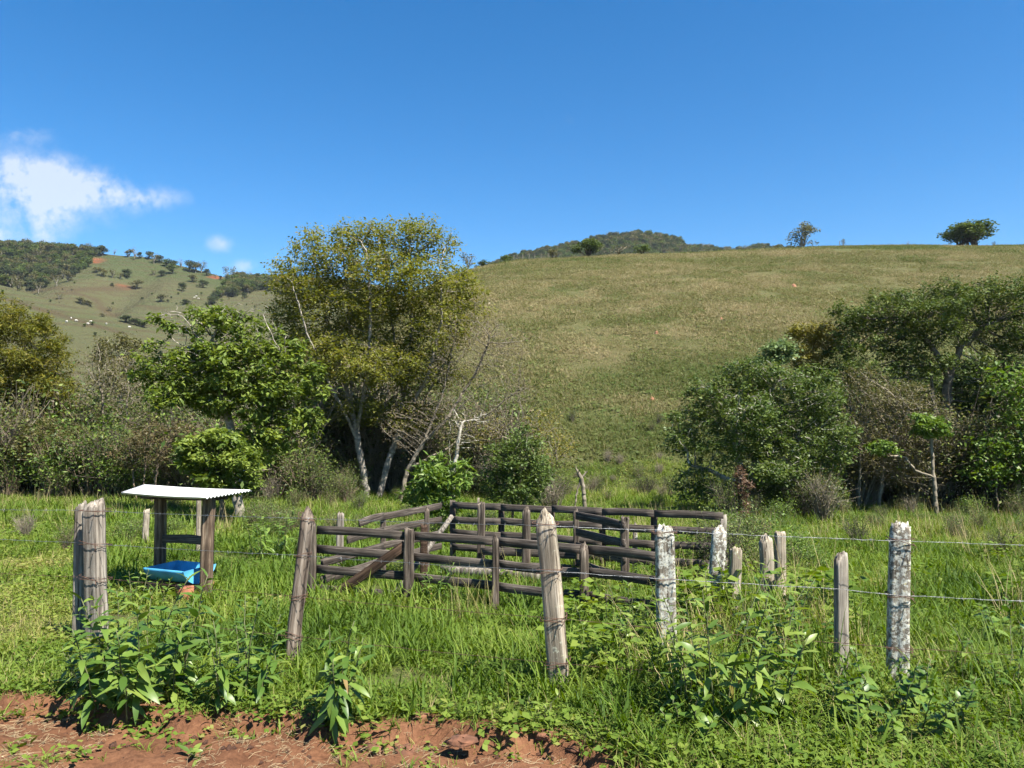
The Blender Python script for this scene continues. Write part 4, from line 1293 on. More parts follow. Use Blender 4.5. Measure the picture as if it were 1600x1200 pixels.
    T('forked_snag', 'small bleached forked dead tree standing in the open gap', 'snag', 21,
      [[(895, 790, 0), (902, 765, 0), (908, 745, 0)], [(915, 790, 0), (912, 765, 0), (908, 747, 0), (898, 728, 0)], [(908, 745, 0), (918, 736, 0)]], [(905, 735, 8, 6)],
      M['bark_twig'], M['leaf_dry'], n_att=6, step=.1, kill=.14, rb=.042, rt=.014, tips=0, seed=24)
    T('white_stem_sapling', 'thin white-stemmed sapling beside the bare tree', 'tree', 24,
      [[(706, 785, 0), (709, 740, 0), (716, 690, 0), (722, 660, 0)], [(703, 790, .2), (706, 735, .1), (700, 680, 0)]], [(715, 660, 18, 20), (730, 690, 22, 18), (755, 655, 18, 14)],
      M['bark_pale'], M['leaf_olive'], n_att=110, step=.14, kill=.2, rb=.05, rt=.008, tips=1.5, lsize=.08, seed=25)


build_trees()


# ------------------------------------------------------------------ far trees
def far_tree_meshes(seed, lobes, n, size, leaf, bark, flat=.5, gap=0.0, trunk_h=.35, stems=1, umbrella=False):
    """a tree one unit tall and about one unit wide"""
    r = np.random.default_rng(seed)
    C = []
    for i in range(lobes):
        a = r.uniform(0, 2 * math.pi); rr = r.uniform(.08, .36); z = trunk_h + (1 - trunk_h) * r.uniform(.06, .82)
        rr *= 1 - .55 * abs(z - (trunk_h + .45))
        if umbrella: rr = .40 * math.sqrt(r.random()); z = r.uniform(.42, .80) - .25 * (rr / .40) ** 3 * r.random()
        C.append((rr * math.cos(a), rr * math.sin(a), z, r.uniform(.13, .23), r.uniform(.13, .23), r.uniform(.10, .19)))
    P = blob_points(C, n, r, .30)
    V, Q = leaf_quads(P, size * (.6 + .8 * r.random(len(P))), flat, .2, .8, r)
    tw = vnoise(P[:, 0] * 9, P[:, 2] * 9 + P[:, 1] * 5, seed)
    crown = new_mesh('far_crown', V, Q, fattr={'v': np.clip(.5 * tw + .5 * r.random(len(P)), 0, 1)}, mats=[leaf])
    nodes = []; mb = MB()
    for s in range(stems):
        bx = (s - (stems - 1) / 2) * .16 + r.normal(0, .02)
        mb.tube([[bx, 0, -.06], [bx * 1.1, .01, trunk_h * .6], [bx * 1.25, .0, trunk_h + .15]], [.035, .026, .016], 5)
    for c in C:
        bx = (r.integers(stems) - (stems - 1) / 2) * .18
        mb.tube([[bx, 0, trunk_h * .75], [(bx + c[0]) * .5, c[1] * .5, (trunk_h + c[2]) * .5 + .02], [c[0], c[1], c[2]]], [.016, .010, .004], 4)
    tr = mb.mesh('far_trunk', bark, True)
    return tr, crown


FT = {
    'round': far_tree_meshes(1, 12, 900, .075, M['leaf_forest'], M['bark_dark'], trunk_h=.16),
    'oval': far_tree_meshes(2, 10, 800, .075, M['leaf_dark'], M['bark_dark'], trunk_h=.14),
    'olive': far_tree_meshes(3, 11, 700, .075, M['leaf_olive'], M['bark_grey'], trunk_h=.18),
    'airy': far_tree_meshes(4, 13, 420, .06, M['leaf_olive'], M['bark_grey'], trunk_h=.25),
    'wide': far_tree_meshes(5, 34, 5200, .05, M['leaf_dark'], M['bark_dark'], trunk_h=.24, stems=5, umbrella=True),
    'bare': far_tree_meshes(6, 16, 110, .05, M['leaf_dry'], M['bark_twig'], trunk_h=.22),
    'fresh': far_tree_meshes(7, 9, 700, .08, M['leaf_mid'], M['bark_dark'], trunk_h=.12),
    'wide2': far_tree_meshes(8, 26, 4200, .05, M['leaf_dark'], M['bark_dark'], trunk_h=.04, umbrella=True),
    'airy2': far_tree_meshes(9, 15, 1500, .045, M['leaf_olive'], M['bark_grey'], trunk_h=.12, stems=2),
}


ORD = 'first second third fourth fifth sixth seventh eighth ninth tenth eleventh twelfth thirteenth fourteenth fifteenth sixteenth seventeenth eighteenth nineteenth twentieth twenty-first twenty-second twenty-third twenty-fourth twenty-fifth'.split()


def far_tree(kind, name, label, loc, h, w, rz, group=None, cat='tree'):
    o = link(name, None, loc=loc, rot=(0, 0, rz), scale=(w, w, h), label=label, cat=cat, group=group)
    t, c = FT[kind]
    link('trunk', t, parent=o)
    cr = link('crown', c, parent=o); cr['kind'] = 'stuff'
    return o


def build_far_trees():
    r = random.Random(4)
    # on the crest of the near hill
    crest = [
        ('wide', 1519, 389, 42, 84, 'wide dark umbrella tree alone on the hill crest at the right'),
        ('airy2', 1257, 393, 44, 56, 'airy ragged tree on the hill crest left of the wide dark tree'),
        ('wide2', 919, 406, 32, 48, 'dense dark round tree on the hill crest below the wooded peak'),
        ('airy', 731, 419, 30, 34, 'thin dark tree on the hill crest beside the tall olive tree'),
        ('fresh', 792, 412, 14, 22, 'small green bush on the hill crest near the line of fence stakes'),
        ('olive', 864, 409, 18, 20, 'small yellow-green tree on the hill crest left of the dense dark tree'),
        ('bare', 968, 404, 18, 40, 'low brown bush on the crest right of the dense dark tree'),
        ('fresh', 1006, 404, 18, 32, 'low green bush on the crest under the wooded peak'),
        ('olive', 1215, 396, 8, 12, 'tiny round bush on the crest left of the airy ragged tree'),
        ('airy', 1322, 391, 13, 12, 'tiny thin tree on the crest right of the airy ragged tree'),
        ('bare', 1424, 389, 9, 12, 'tiny twiggy shrub on the crest left of the wide dark tree'),
        ('airy', 1559, 389, 8, 9, 'tiny shrub on the crest close right of the wide dark tree'),
        ('oval', 757, 417, 13, 24, 'low dark bush on the crest right of the thin dark tree'),
    ]
    for k, px, py, h, w, lab in crest:
        d = 127.0
        x = xat(px, d)
        far_tree(k, 'crest_tree' if h > 20 else 'crest_bush', lab, (x, d, hzf(x, d) - .1), h / 1200 * d * 1.05, w / 1200 * d, r.uniform(0, 6.28), 'trees along the crest of the near hill', 'tree' if h > 20 else 'bush')
    # along the ridge of the far hill
    ridge = [(155, 20, 22, 'round'), (174, 10, 10, 'bare'), (197, 16, 16, 'olive'), (206, 22, 14, 'bare'), (213, 13, 11, 'round'), (228, 15, 16, 'round'), (236, 17, 14, 'airy'), (245, 14, 18, 'round'), (256, 15, 16, 'oval'), (265, 16, 18, 'round'),
             (279, 16, 14, 'bare'), (292, 22, 22, 'round'), (302, 19, 20, 'olive'), (311, 20, 18, 'airy'), (320, 13, 14, 'round'), (333, 7, 7, 'airy'), (341, 8, 6, 'round'), (357, 26, 24, 'airy'), (370, 20, 18, 'olive')]
    for i, (px, h, w, k) in enumerate(ridge):
        d = 476 + r.uniform(-4, 3)
        x = xat(px, d)
        far_tree(k, 'ridge_tree', '%s %s from the left in the line along the far ridge' % (ORD[i], {'bare': 'leafless tree', 'airy': 'thin airy tree', 'olive': 'olive tree', 'round': 'dark round tree', 'oval': 'dark round tree'}[k]), (x, d, farf(x, d) - .3), h / 1200 * d, w / 1200 * d * 1.1, r.uniform(0, 6.28), 'trees in the line along the far ridge')
    field = [(160, 432, 15, 18, 'olive'), (176, 434, 13, 18, 'airy'), (199, 434, 15, 20, 'round'), (213, 452, 17, 24, 'olive'), (252, 432, 11, 16, 'round'), (270, 428, 17, 20, 'oval'), (286, 455, 15, 17, 'round'), (301, 441, 13, 18, 'olive'),
             (317, 450, 14, 19, 'round'), (252, 472, 14, 19, 'olive'), (92, 468, 10, 14, 'airy'), (126, 475, 12, 18, 'olive'), (138, 478, 10, 16, 'olive'), (172, 487, 9, 12, 'airy'), (290, 476, 10, 18, 'round'), (196, 504, 13, 24, 'round'),
             (212, 508, 12, 22, 'round'), (224, 512, 14, 24, 'oval'), (240, 430, 8, 12, 'airy'), (188, 436, 10, 16, 'airy'), (150, 426, 10, 14, 'olive'), (222, 468, 5, 6, 'round'), (175, 447, 6, 7, 'round'), (160, 495, 7, 9, 'olive')]
    for i, (px, py, h, w, k) in enumerate(sorted(field)):
        x, y, z = on_far(px, py)
        far_tree(k, 'field_tree', '%s from the left of the trees scattered over the grassy far slope' % ORD[i], (x, y, z - .3), h / 1200 * y * 1.1, w / 1200 * y * 1.1, r.uniform(0, 6.28), 'trees scattered over the far slope')
    # woods that read as one mass
    rr = np.random.default_rng(77)
    tem = [new_join(FT[k]) for k in ('round', 'oval', 'olive', 'airy', 'fresh')]

    def inside(px, py, poly):
        c = np.zeros(px.shape, bool); n = len(poly)
        for i in range(n):
            (x1, y1), (x2, y2) = poly[i], poly[i - 1]
            c ^= ((y1 > py) != (y2 > py)) & (px < (x2 - x1) * (py - y1) / (y2 - y1 + 1e-9) + x1)
        return c

    def wood(name, label, X, Y, Z, hmin, hmax):
        n = len(X)
        h = rr.uniform(hmin, hmax, n)
        rot = np.stack([rr.normal(0, .06, n), rr.normal(0, .06, n), rr.uniform(0, 6.28, n)], 1)
        scatter(name, np.stack([X, Y, Z - .5], 1), rot, h, rr.choice(5, n, p=[.36, .2, .22, .14, .08]), rr.random(n), tem, label=label, cat='woodland')

    x = rr.uniform(-520, -60, 34000); y = rr.uniform(300, 500, 34000); z = far_z(x, y)
    px = x / y * 1200 + 800; py = 650 - (z - CAMZ) / y * 1200
    jit = rr.normal(0, 3, px.shape)
    m = inside(px + jit, py + jit, [(-900, 330), (-100, 350), (158, 370), (150, 398), (136, 408), (126, 420), (95, 436), (60, 450), (-20, 455), (-900, 470)])
    m |= (px < 150) & (y > 478)
    sel = np.nonzero(m)[0][:4200]
    wood('forest', 'dark forest covering the left part of the far hill', x[sel], y[sel], z[sel], 4.5, 7.5)
    m = inside(px + jit, py + jit, [(322, 474), (345, 455), (362, 436), (385, 428), (440, 412), (600, 410), (620, 480), (500, 470), (412, 452), (380, 456)])
    sel = np.nonzero(m)[0][:1100]
    wood('forest', 'wooded spur beside the tall olive tree on the far hill', x[sel], y[sel], z[sel], 4, 7)
    bx = rr.uniform(-420, -110, 2600); by = rr.uniform(190, 474, 2600)
    k = (fbm(bx * .02, by * .02, 201) > .50) & (rr.random(2600) < .45); bx, by = bx[k], by[k]; n = len(bx)
    scatter('scrub', np.stack([bx, by, far_z(bx, by) - .1], 1), np.stack([0 * bx, 0 * bx, rr.uniform(0, 6.28, n)], 1), rr.uniform(.5, 1.9, n), rr.integers(0, 5, n), rr.random(n), tem, label='tiny bushes dotted over the grassy far slope', cat='scrub')
    x = rr.uniform(-120, 420, 9000); y = rr.uniform(480, 640, 9000); z = mount_z(x, y)
    px = x / y * 1200 + 800; py = 650 - (z - CAMZ) / y * 1200
    bare = ((px - 1085 + rr.normal(0, 5, px.shape)) / 22) ** 2 + ((py - 384) / 7) ** 2 < 1
    sel = np.nonzero(~bare & (py < 430))[0][:3600]
    wood('forest', 'forest covering the distant peak behind the hill crest', x[sel], y[sel], z[sel], 4.5, 8)


def new_join(pair):
    """trunk and crown of a far tree as one mesh"""
    V = []; Q = []; T = []; mi = []; va = []; off = 0; mats = []
    me_out = None
    for i, me in enumerate(pair):
        n = len(me.vertices); co = np.zeros(n * 3, np.float32); me.vertices.foreach_get('co', co); V.append(co.reshape(-1, 3))
        for p in me.polygons:
            vv = [k + off for k in p.vertices]
            (Q if len(vv) == 4 else T).append((vv, i, me.attributes['v'].data[p.index].value if 'v' in me.attributes else .5))
        off += n; mats.append(me.materials[0])
    f = Q + T
    return new_mesh('wood_tree', np.concatenate(V), [a for a, _, _ in Q], [a for a, _, _ in T], fattr={'v': np.array([c for _, _, c in f])}, mats=mats, midx=[b for _, b, _ in f])


build_far_trees()


# ------------------------------------------------------------------ undergrowth at the foot of the slope
def bush_mesh(seed, n, size, leaf, bark, twigs=40, h=1.0, w=.8):
    r = np.random.default_rng(seed)
    mb = MB(); ends = []
    for i in range(twigs):
        a = r.uniform(0, 6.28); s = w * .6 * math.sqrt(r.random()); top = np.array([s * math.cos(a), s * math.sin(a), h * r.uniform(.5, 1.05)])
        mid = top * np.array([.45, .45, .5]) + r.normal(0, .06, 3)
        mb.tube([[0.05 * math.cos(a), .05 * math.sin(a), -.1], mid, top], [.012, .008, .003], 3, cap=False)
        ends.append(top); ends.append((mid + top) / 2)
        for k in range(2):
            e = top + r.normal(0, .18, 3); mb.tube([(mid + top) / 2, e], [.005, .002], 3, cap=False); ends.append(e)
    V = np.concatenate(mb.v); Q = np.concatenate(mb.q)
    E = np.array(ends)
    P = E[r.integers(len(E), size=n)] + r.normal(0, .09, (n, 3))
    LV, LQ = leaf_quads(P, size * (.6 + .8 * r.random(n)), .45, .3, .45, r)
    return new_mesh('brush', np.concatenate([V, LV]), np.concatenate([Q, LQ + len(V)]), fattr={'v': np.concatenate([np.full(len(Q), .5), r.random(n)])},
                    mats=[bark, leaf], midx=np.concatenate([np.zeros(len(Q), int), np.ones(n, int)]))


def build_undergrowth():
    r = np.random.default_rng(31)
    T = [bush_mesh(1, 1500, .052, M['leaf_mid'], M['bark_brown']), bush_mesh(2, 1300, .048, M['leaf_dark'], M['bark_dark']), bush_mesh(3, 420, .038, M['leaf_dry'], M['bark_twig'], 80),
         bush_mesh(4, 1000, .042, M['leaf_olive'], M['bark_twig'], 60), bush_mesh(5, 1100, .065, M['leaf_fresh'], M['stem'], 36, .8, .8)]
    P = []; I = []; S = []
    def band(x0, x1, d0, d1, n, s0, s1, p):
        px = r.uniform(x0, x1, n); d = r.uniform(d0, d1, n); x = (px - 800) / 1200 * d
        z = np.where(d > 31, hill_z(x, d), zg(x, d)); z = np.maximum(z, zg(x, np.minimum(d, 34)) - .2)
        P.append(np.stack([x, d, z], 1)); S.append(r.uniform(s0, s1, n) * (.45 + 1.0 * vnoise(px / 42., d * .3, 191))); I.append(r.choice(5, n, p=p))
    band(-150, 470, 24, 31, 210, 1.0, 2.9, [.38, .18, .05, .30, .09])
    band(430, 780, 27.5, 33, 130, 1.1, 3.2, [.16, .36, .26, .20, .02])
    band(425, 545, 23, 27, 22, .6, 1.3, [.2, .5, .2, .1, 0])
    band(740, 870, 22, 29, 26, .7, 1.5, [.3, .2, .2, .2, .1])
    band(1230, 1750, 25, 32, 230, 1.1, 3.4, [.16, .34, .26, .22, .02])
    band(1130, 1330, 20, 23, 18, .6, 1.1, [.4, .3, .05, .1, .15])
    band(400, 470, 14, 18, 12, .6, 1.0, [.5, .3, 0, 0, .2])
    band(-200, 1800, 12.5, 26, 120, .22, .6, [.35, .1, .04, .06, .45])
    band(1105, 1270, 9.8, 13, 20, .4, .8, [.4, .25, .05, .1, .2])
    band(880, 1060, 27, 40, 26, .3, .8, [.4, .3, .1, .2, 0])
    P = np.concatenate(P); S = np.concatenate(S); I = np.concatenate(I); n = len(P)
    rot = np.stack([r.normal(0, .1, n), r.normal(0, .1, n), r.uniform(0, 6.28, n)], 1)
    scatter('undergrowth', P, rot, S, I, r.random(n), T, label='tangled brush growing under and between the trees', cat='brush')


build_undergrowth()


# ------------------------------------------------------------------ small things on the hills
def build_small():
    r = random.Random(9)
    for px, py, h, lab in ((1240, 449, 7, 'reddish termite mound high on the slope below the airy crest tree'), (1127, 500, 6, 'reddish termite mound on the slope, second highest'), (1026, 522, 6, 'reddish termite mound in the middle of the slope'),
                           (1018, 626, 9, 'reddish termite mound lowest on the slope')):
        x, y, z = on_hill(px, py)
        hh = h / 1200 * y * 1.0; rr = np.random.default_rng(int(px))
        k = 10; V = []
        for t in np.linspace(0, 1, 7):
            for j in range(k):
                a = j / k * 6.283; q = hh * .62 * math.sqrt(max(0, 1 - t ** 1.7)) * (1 + rr.normal(0, .08))
                V.append((q * math.cos(a), q * math.sin(a), hh * t * (1 + rr.normal(0, .02)) - .1))
        q = [(i * k + j, i * k + (j + 1) % k, (i + 1) * k + (j + 1) % k, (i + 1) * k + j) for i in range(6) for j in range(k)]
        link('termite_mound', new_mesh('termite_mound', V, q, mats=[M['termite']], smooth=True), loc=(x, y, z), label=lab, cat='mound')
    # line of stakes on the crest
    me = post_mesh(1.1, .09, .09, 'flat', 7, M['post_grey'])
    for i, px in enumerate((803, 808, 817, 827, 836, 846, 857, 1316)):
        d = 126.0; x = xat(px, d)
        link('fence_stake', me, loc=(x, d, hzf(x, d) - .1), label='%s tiny fence stake from the left in the row on the hill crest' % ORD[i], cat='post', group='fence stakes on the hill crest')
    # cattle on the far slope: body with neck and head, four legs, one skin
    mb = MB()
    mb.tube([(-.75, 0, .98), (-.6, 0, 1.02), (-.1, 0, .95), (.4, 0, 1.02), (.62, 0, 1.12)], [.12, .34, .38, .36, .22], 8)
    mb.tube([(.5, 0, 1.1), (.85, 0, .95), (1.02, 0, .7), (1.1, 0, .45)], [.22, .17, .14, .08], 6)
    for x in (-.55, .42):
        for y in (-.18, .18):
            mb.tube([(x, y, .85), (x + .03, y, .42), (x, y, -.02)], [.14, .075, .055], 5)
    mb.tube([(-.78, 0, 1.0), (-.88, 0, .6)], [.04, .03], 4)
    cow = mb.mesh('cow', M['cow'], True)
    for i, (px, py) in enumerate(((104, 504), (111, 499), (119, 503), (131, 509), (137, 508), (142, 504), (166, 508), (202, 513), (304, 466), (307, 464), (310, 468))):
        x, y, z = on_far(px, py)
        near = py > 490
        link('cow', cow, loc=(x, y, z), rot=(0, 0, r.uniform(0, 6.28)), scale=.55, label='%s white cow from the left grazing on the near spur' % ORD[i] if near else '%s white cow from the left grazing high below the ridge trees' % ORD[i - 8], cat='cow',
             group='cattle on the near spur' if near else 'cattle high on the far slope')
    # clods of red earth along the edge of the road
    for i, (px, py, s, lab) in enumerate(((590, 1170, .10, 'large cracked clod of red earth at the bottom edge'), (632, 1175, .09, 'clod of red earth right of the large cracked clod'), (722, 1157, .075, 'rounded red clod below the middle grass tufts'),
                                          (655, 1120, .08, 'small red clod at the grass edge'), (852, 1148, .08, 'red clod at the grass edge below the pale pointed post'), (905, 1165, .07, 'red clod where the bare earth ends in weeds'),
                                          (118, 1103, .05, 'pale little stone on the bare earth below the thick grey post'))):
        a, b = pdir(px, py); d = 4.2
        for _ in range(8):
            z = zgf(a * d, d); d = (z - CAMZ) / b
        rr = np.random.default_rng(50 + i)
        k = 9; V = []
        for t in np.linspace(0, 1, 6):
            for j in range(k):
                an = j / k * 6.283; q = s * math.cos(t * 1.45) ** .6 * (1 + rr.normal(0, .20)) if t < 1 else s * .15
                V.append((q * math.cos(an), q * .8 * math.sin(an), s * .42 * math.sin(t * 1.5) * (1 + rr.normal(0, .16)) - s * .18))
        q = [(ii * k + j, ii * k + (j + 1) % k, (ii + 1) * k + (j + 1) % k, (ii + 1) * k + j) for ii in range(5) for j in range(k)]
        link('earth_clod', new_mesh('earth_clod', V, q, mats=[M['clod'] if i < 6 else M['post_pale']]), loc=(a * d, d, z), rot=(0, 0, i * 1.3), label=lab, cat='clod' if i < 6 else 'stone')


build_small()


# ------------------------------------------------------------------ broad-leaved weeds in front
def leaf_mesh(width, curl, v, mat, wave=.0, seed=0, fold=.10):
    r = np.random.default_rng(seed)
    n = 6; V = []
    for i in range(n + 1):
        t = i / n
        w = width * .5 * (math.sin(math.pi * min(1, t * .93 + .05)) ** .75) * (1.08 - .35 * t) if 0 < i < n else (.012 if i == 0 else .0)
        z = -curl * t * t
        x = t * (1 - .18 * curl * t)
        wv = wave * r.normal(0, 1)
        V += [(x, -w, z + fold * w * 2 + wv * w), (x, 0, z), (x, w, z + fold * w * 2 - wv * w)]
    q = []
    for i in range(n):
        for j in range(2): q.append((i * 3 + j, i * 3 + j + 1, (i + 1) * 3 + j + 1, (i + 1) * 3 + j))
    return new_mesh('leaf', V, q, fattr={'v': np.full(len(q), v)}, smooth=True, mats=[mat])


LEAVES = {
    'lance': [leaf_mesh(.30, c, v, M['weed'], .12, i) for i, (c, v) in enumerate(((.15, .2), (.35, .5), (.55, .8), (.3, .95), (.7, .35)))],
    'light': [leaf_mesh(.30, c, v, M['weed_lt'], .15, i) for i, (c, v) in enumerate(((.15, .1), (.35, .4), (.55, .7), (.3, .9)))],
    'ovate': [leaf_mesh(.60, c, v, M['weed'], .10, i) for i, (c, v) in enumerate(((.12, .3), (.25, .6), (.4, .85), (.2, 1.0)))],
    'narrow': [leaf_mesh(.16, c, v, M['weed'], .05, i) for i, (c, v) in enumerate(((.25, .3), (.45, .6), (.6, .9)))],
}


LEAVES['old'] = [leaf_mesh(.26, c, v, M['weed_old'], .3, 40 + i, .2) for i, (c, v) in enumerate(((.8, .2), (1.0, .9)))]


def weed(label, px, d, h, stems, nleaf, llen, kind, seed, spread=.12, lean=.25, lights=.15, lo=.15, name='leafy_weed', base_pitch=.5):
    r = np.random.default_rng(seed)
    nleaf = int(nleaf * 1.2); llen *= .84
    x = xat(px, d); z0 = zgf(x, d)
    o = link(name, None, loc=(x, d, z0), label=label, cat='plant')
    for s in range(stems):
        a = s * 2.4 + r.uniform(-.4, .4); hh = h * (1 if s == 0 else r.uniform(.6, .95))
        sp = spread * (0 if s == 0 and stems > 1 else r.uniform(.5, 1))
        b = np.array([sp * math.cos(a), sp * math.sin(a), -.03])
        le = lean * r.uniform(.2, 1); dx = np.array([math.cos(a), math.sin(a), 0]) * le * hh
        pts = [b + dx * t ** 1.5 + np.array([0, 0, hh * t]) + r.normal(0, .006, 3) for t in np.linspace(0, 1, 8)]
        mb = MB(); mb.tube(pts, np.linspace(.006, .0025, 8), 5)
        link('stem', mb.mesh('stem', M['stem'], True), parent=o)
        P = np.array(pts); n = max(4, int(nleaf / stems))
        for i in range(n):
            t = lo + (1 - lo) * (i + r.random() * .6) / n; t = min(t, 1)
            p = np.array([np.interp(t * 7, np.arange(8), P[:, k]) for k in range(3)])
            az = i * 2.39996 + r.normal(0, .3); pitch = -.15 + (base_pitch - 1.1 * t) + r.normal(0, .22)   # + is down
            L = llen * (1.05 - .55 * max(0, t - .55) / .45) * r.uniform(.65, 1.15)
            lk = LEAVES['light'] if (r.random() < lights + .25 * (t > .8) and kind != 'ovate') else LEAVES[kind]
            if r.random() < .035 and t < .6: lk = LEAVES['old']; L *= .55
            lf = link('leaf', lk[int(r.integers(len(lk)))], parent=o, loc=p, rot=(r.normal(0, .3), pitch, az), scale=(L, L * r.uniform(.85, 1.15), L))
    return o


def build_weeds():
    weed('large dark leafy weed clump between the thick grey post and the brown post', 232, 5.02, .84, 11, 240, .22, 'lance', 1, .30, .36, .14)
    weed('bushy weed standing at the foot of the thick grey post', 158, 5.3, .52, 7, 100, .19, 'lance', 2, .22, .4, .10)
    weed('medium leafy weed left of the leaning brown post', 390, 5.0, .68, 8, 150, .165, 'lance', 3, .22, .34, .2)
    weed('drooping weed with long dark leaves growing on the edge of the bare earth', 528, 4.52, .62, 4, 84, .19, 'lance', 4, .10, .28, .12, base_pitch=.9)
    weed('tall light-leaved weed clump between the lichen post and the furrowed post', 1128, 4.65, .95, 11, 220, .20, 'light', 5, .32, .40, .5)
    weed('low bush of heart-shaped leaves in front of the speckled lichen post', 1400, 4.4, .42, 18, 300, .10, 'ovate', 6, .32, .5, 0, .1)
    weed('leafy weed behind the wire left of the furrowed grey post', 1225, 6.3, .66, 8, 120, .17, 'lance', 7, .28, .4, .35)
    weed('young weed with yellow-green leaves beside the stout lichen post', 955, 5.9, .55, 5, 50, .17, 'light', 8, .18, .4, .5)
    weed('weed at the right picture edge beyond the heart-leaved bush', 1575, 5.2, .45, 7, 90, .14, 'lance', 9, .3, .5, .3)
    weed('low weed growing beside the blue feed trough', 215, 8.6, .42, 7, 90, .15, 'light', 10, .3, .5, .3)
    weed('narrow-leaved weed hanging over the middle corral rails', 690, 8.5, .55, 5, 90, .16, 'narrow', 11, .12, .5, .1)
    weed('dark narrow-leaved shrub in the pasture left of the corral gate', 430, 12.6, .85, 12, 220, .24, 'narrow', 12, .35, .5, .1)
    weed('small weed below the pale pointed post', 850, 4.6, .16, 3, 18, .11, 'light', 13, .08, .6, .4)
    weed('fern-like weed behind the short furrowed post', 1280, 7.0, .50, 7, 110, .15, 'narrow', 14, .25, .6, .1)
    weed('dark weed low behind the right end of the fence', 1585, 6.8, .45, 7, 90, .13, 'ovate', 15, .3, .6, 0)
    weed('weed growing through the corral front rails near the lichen post', 1000, 7.0, .55, 7, 110, .14, 'narrow', 16, .25, .5, .2)
    weed('low weed in front of the large tall light-leaved clump', 1075, 4.3, .28, 5, 50, .10, 'ovate', 17, .15, .6, 0)
    weed('green shrub at the base of the creeper-wrapped trunk', 1190, 13.0, .80, 12, 220, .22, 'narrow', 18, .5, .5, .2)
    weed('low leafy weed at the feet of the tall olive tree', 600, 15.0, .55, 8, 90, .24, 'light', 19, .3, .6, .5)
    weed('weed seedling with upright leaves on the bare earth', 318, 4.28, .12, 2, 10, .12, 'light', 20, .04, .8, .6)


build_weeds()


# ------------------------------------------------------------------ grass
def blade_arrays(base, ln, w, le, dr, segs, r):
    n = len(base)
    th = r.uniform(0, 2 * math.pi, n)
    out = np.stack([np.cos(th), np.sin(th), 0 * th], 1); side = np.stack([-np.sin(th), np.cos(th), 0 * th], 1)
    V = []; ang = le.copy(); p = base.copy()
    for i in range(segs + 1):
        t = i / segs
        ww = w * (1 - t ** 1.7) * (.7 + .3 * min(1, t * 3)) * .5
        V.append(p - side * ww[:, None]); V.append(p + side * ww[:, None])
        p = p + (out * np.sin(ang)[:, None] + np.array([0, 0, 1.]) * np.cos(ang)[:, None]) * (ln / segs)[:, None]
        ang = np.minimum(ang + dr / segs * (1 + t), 2.4)
    V = np.stack(V, 1); k = 2 * (segs + 1)
    q = np.array([[2 * i, 2 * i + 1, 2 * i + 3, 2 * i + 2] for i in range(segs)])[None] + (np.arange(n) * k)[:, None, None]
    return V.reshape(-1, 3), q.reshape(-1, 4)


def patch(r, rad, layers, mat):
    """a round piece of sward. layers: (tufts, blades per tuft, tuft radius, length, width, lean, droop, segs, v0, v1) or ('leaf', n, size, height, v0, v1)"""
    Vs, Qs, vs_, off = [], [], [], 0
    for L in layers:
        if L[0] == 'leaf':
            _, n, size, hgt, v0, v1 = L
            a = r.uniform(0, 6.283, n); q = rad * np.sqrt(r.random(n))
            P = np.stack([q * np.cos(a), q * np.sin(a), hgt * r.random(n) ** .8], 1)
            V, Q = leaf_quads(P, size * (.55 + .9 * r.random(n)), .78, .05, .62, r)
            v = r.uniform(v0, v1, n)
        else:
            nt_, nb, tr, ln, wd, le, dr, segs, v0, v1 = L
            a = r.uniform(0, 6.283, nt_); q = rad * np.sqrt(r.random(nt_))
            c = np.stack([q * np.cos(a), q * np.sin(a)], 1)
            sz = r.uniform(.6, 1.35, nt_); tv = r.uniform(v0, v1, nt_)
            n = nt_ * nb
            cc = np.repeat(c, nb, 0) + r.normal(0, tr, (n, 2))
            base = np.concatenate([cc, np.full((n, 1), -.03)], 1)
            l = ln * np.repeat(sz, nb) * r.uniform(.45, 1.25, n)
            V, Q = blade_arrays(base, l, wd * r.uniform(.6, 1.3, n), le * r.uniform(.2, 1.8, n), dr * r.uniform(.2, 1.8, n), segs, r)
            v = np.repeat(np.clip(np.repeat(tv, nb) + r.normal(0, .18, n), -.2, 3.2), segs)
        Vs.append(V); Qs.append(Q + off); vs_.append(v); off += len(V)
    return new_mesh('sward', np.concatenate(Vs), np.concatenate(Qs), fattr={'v': np.concatenate(vs_)}, smooth=False, mats=[mat])


def lay(fn, x, d, r, e=.25):
    """rotations that lay a piece of sward on the slope, spun at random"""
    nx = -(fn(x + e, d) - fn(x - e, d)) / (2 * e); ny = -(fn(x, d + e) - fn(x, d - e)) / (2 * e)
    out = np.zeros((len(x), 3)); sp = r.uniform(0, 6.283, len(x))
    for i in range(len(x)):
        q = Vector((0, 0, 1)).rotation_difference(Vector((nx[i], ny[i], 1)).normalized()) @ Quaternion((0, 0, 1), sp[i])
        out[i] = q.to_euler('XYZ')
    return out


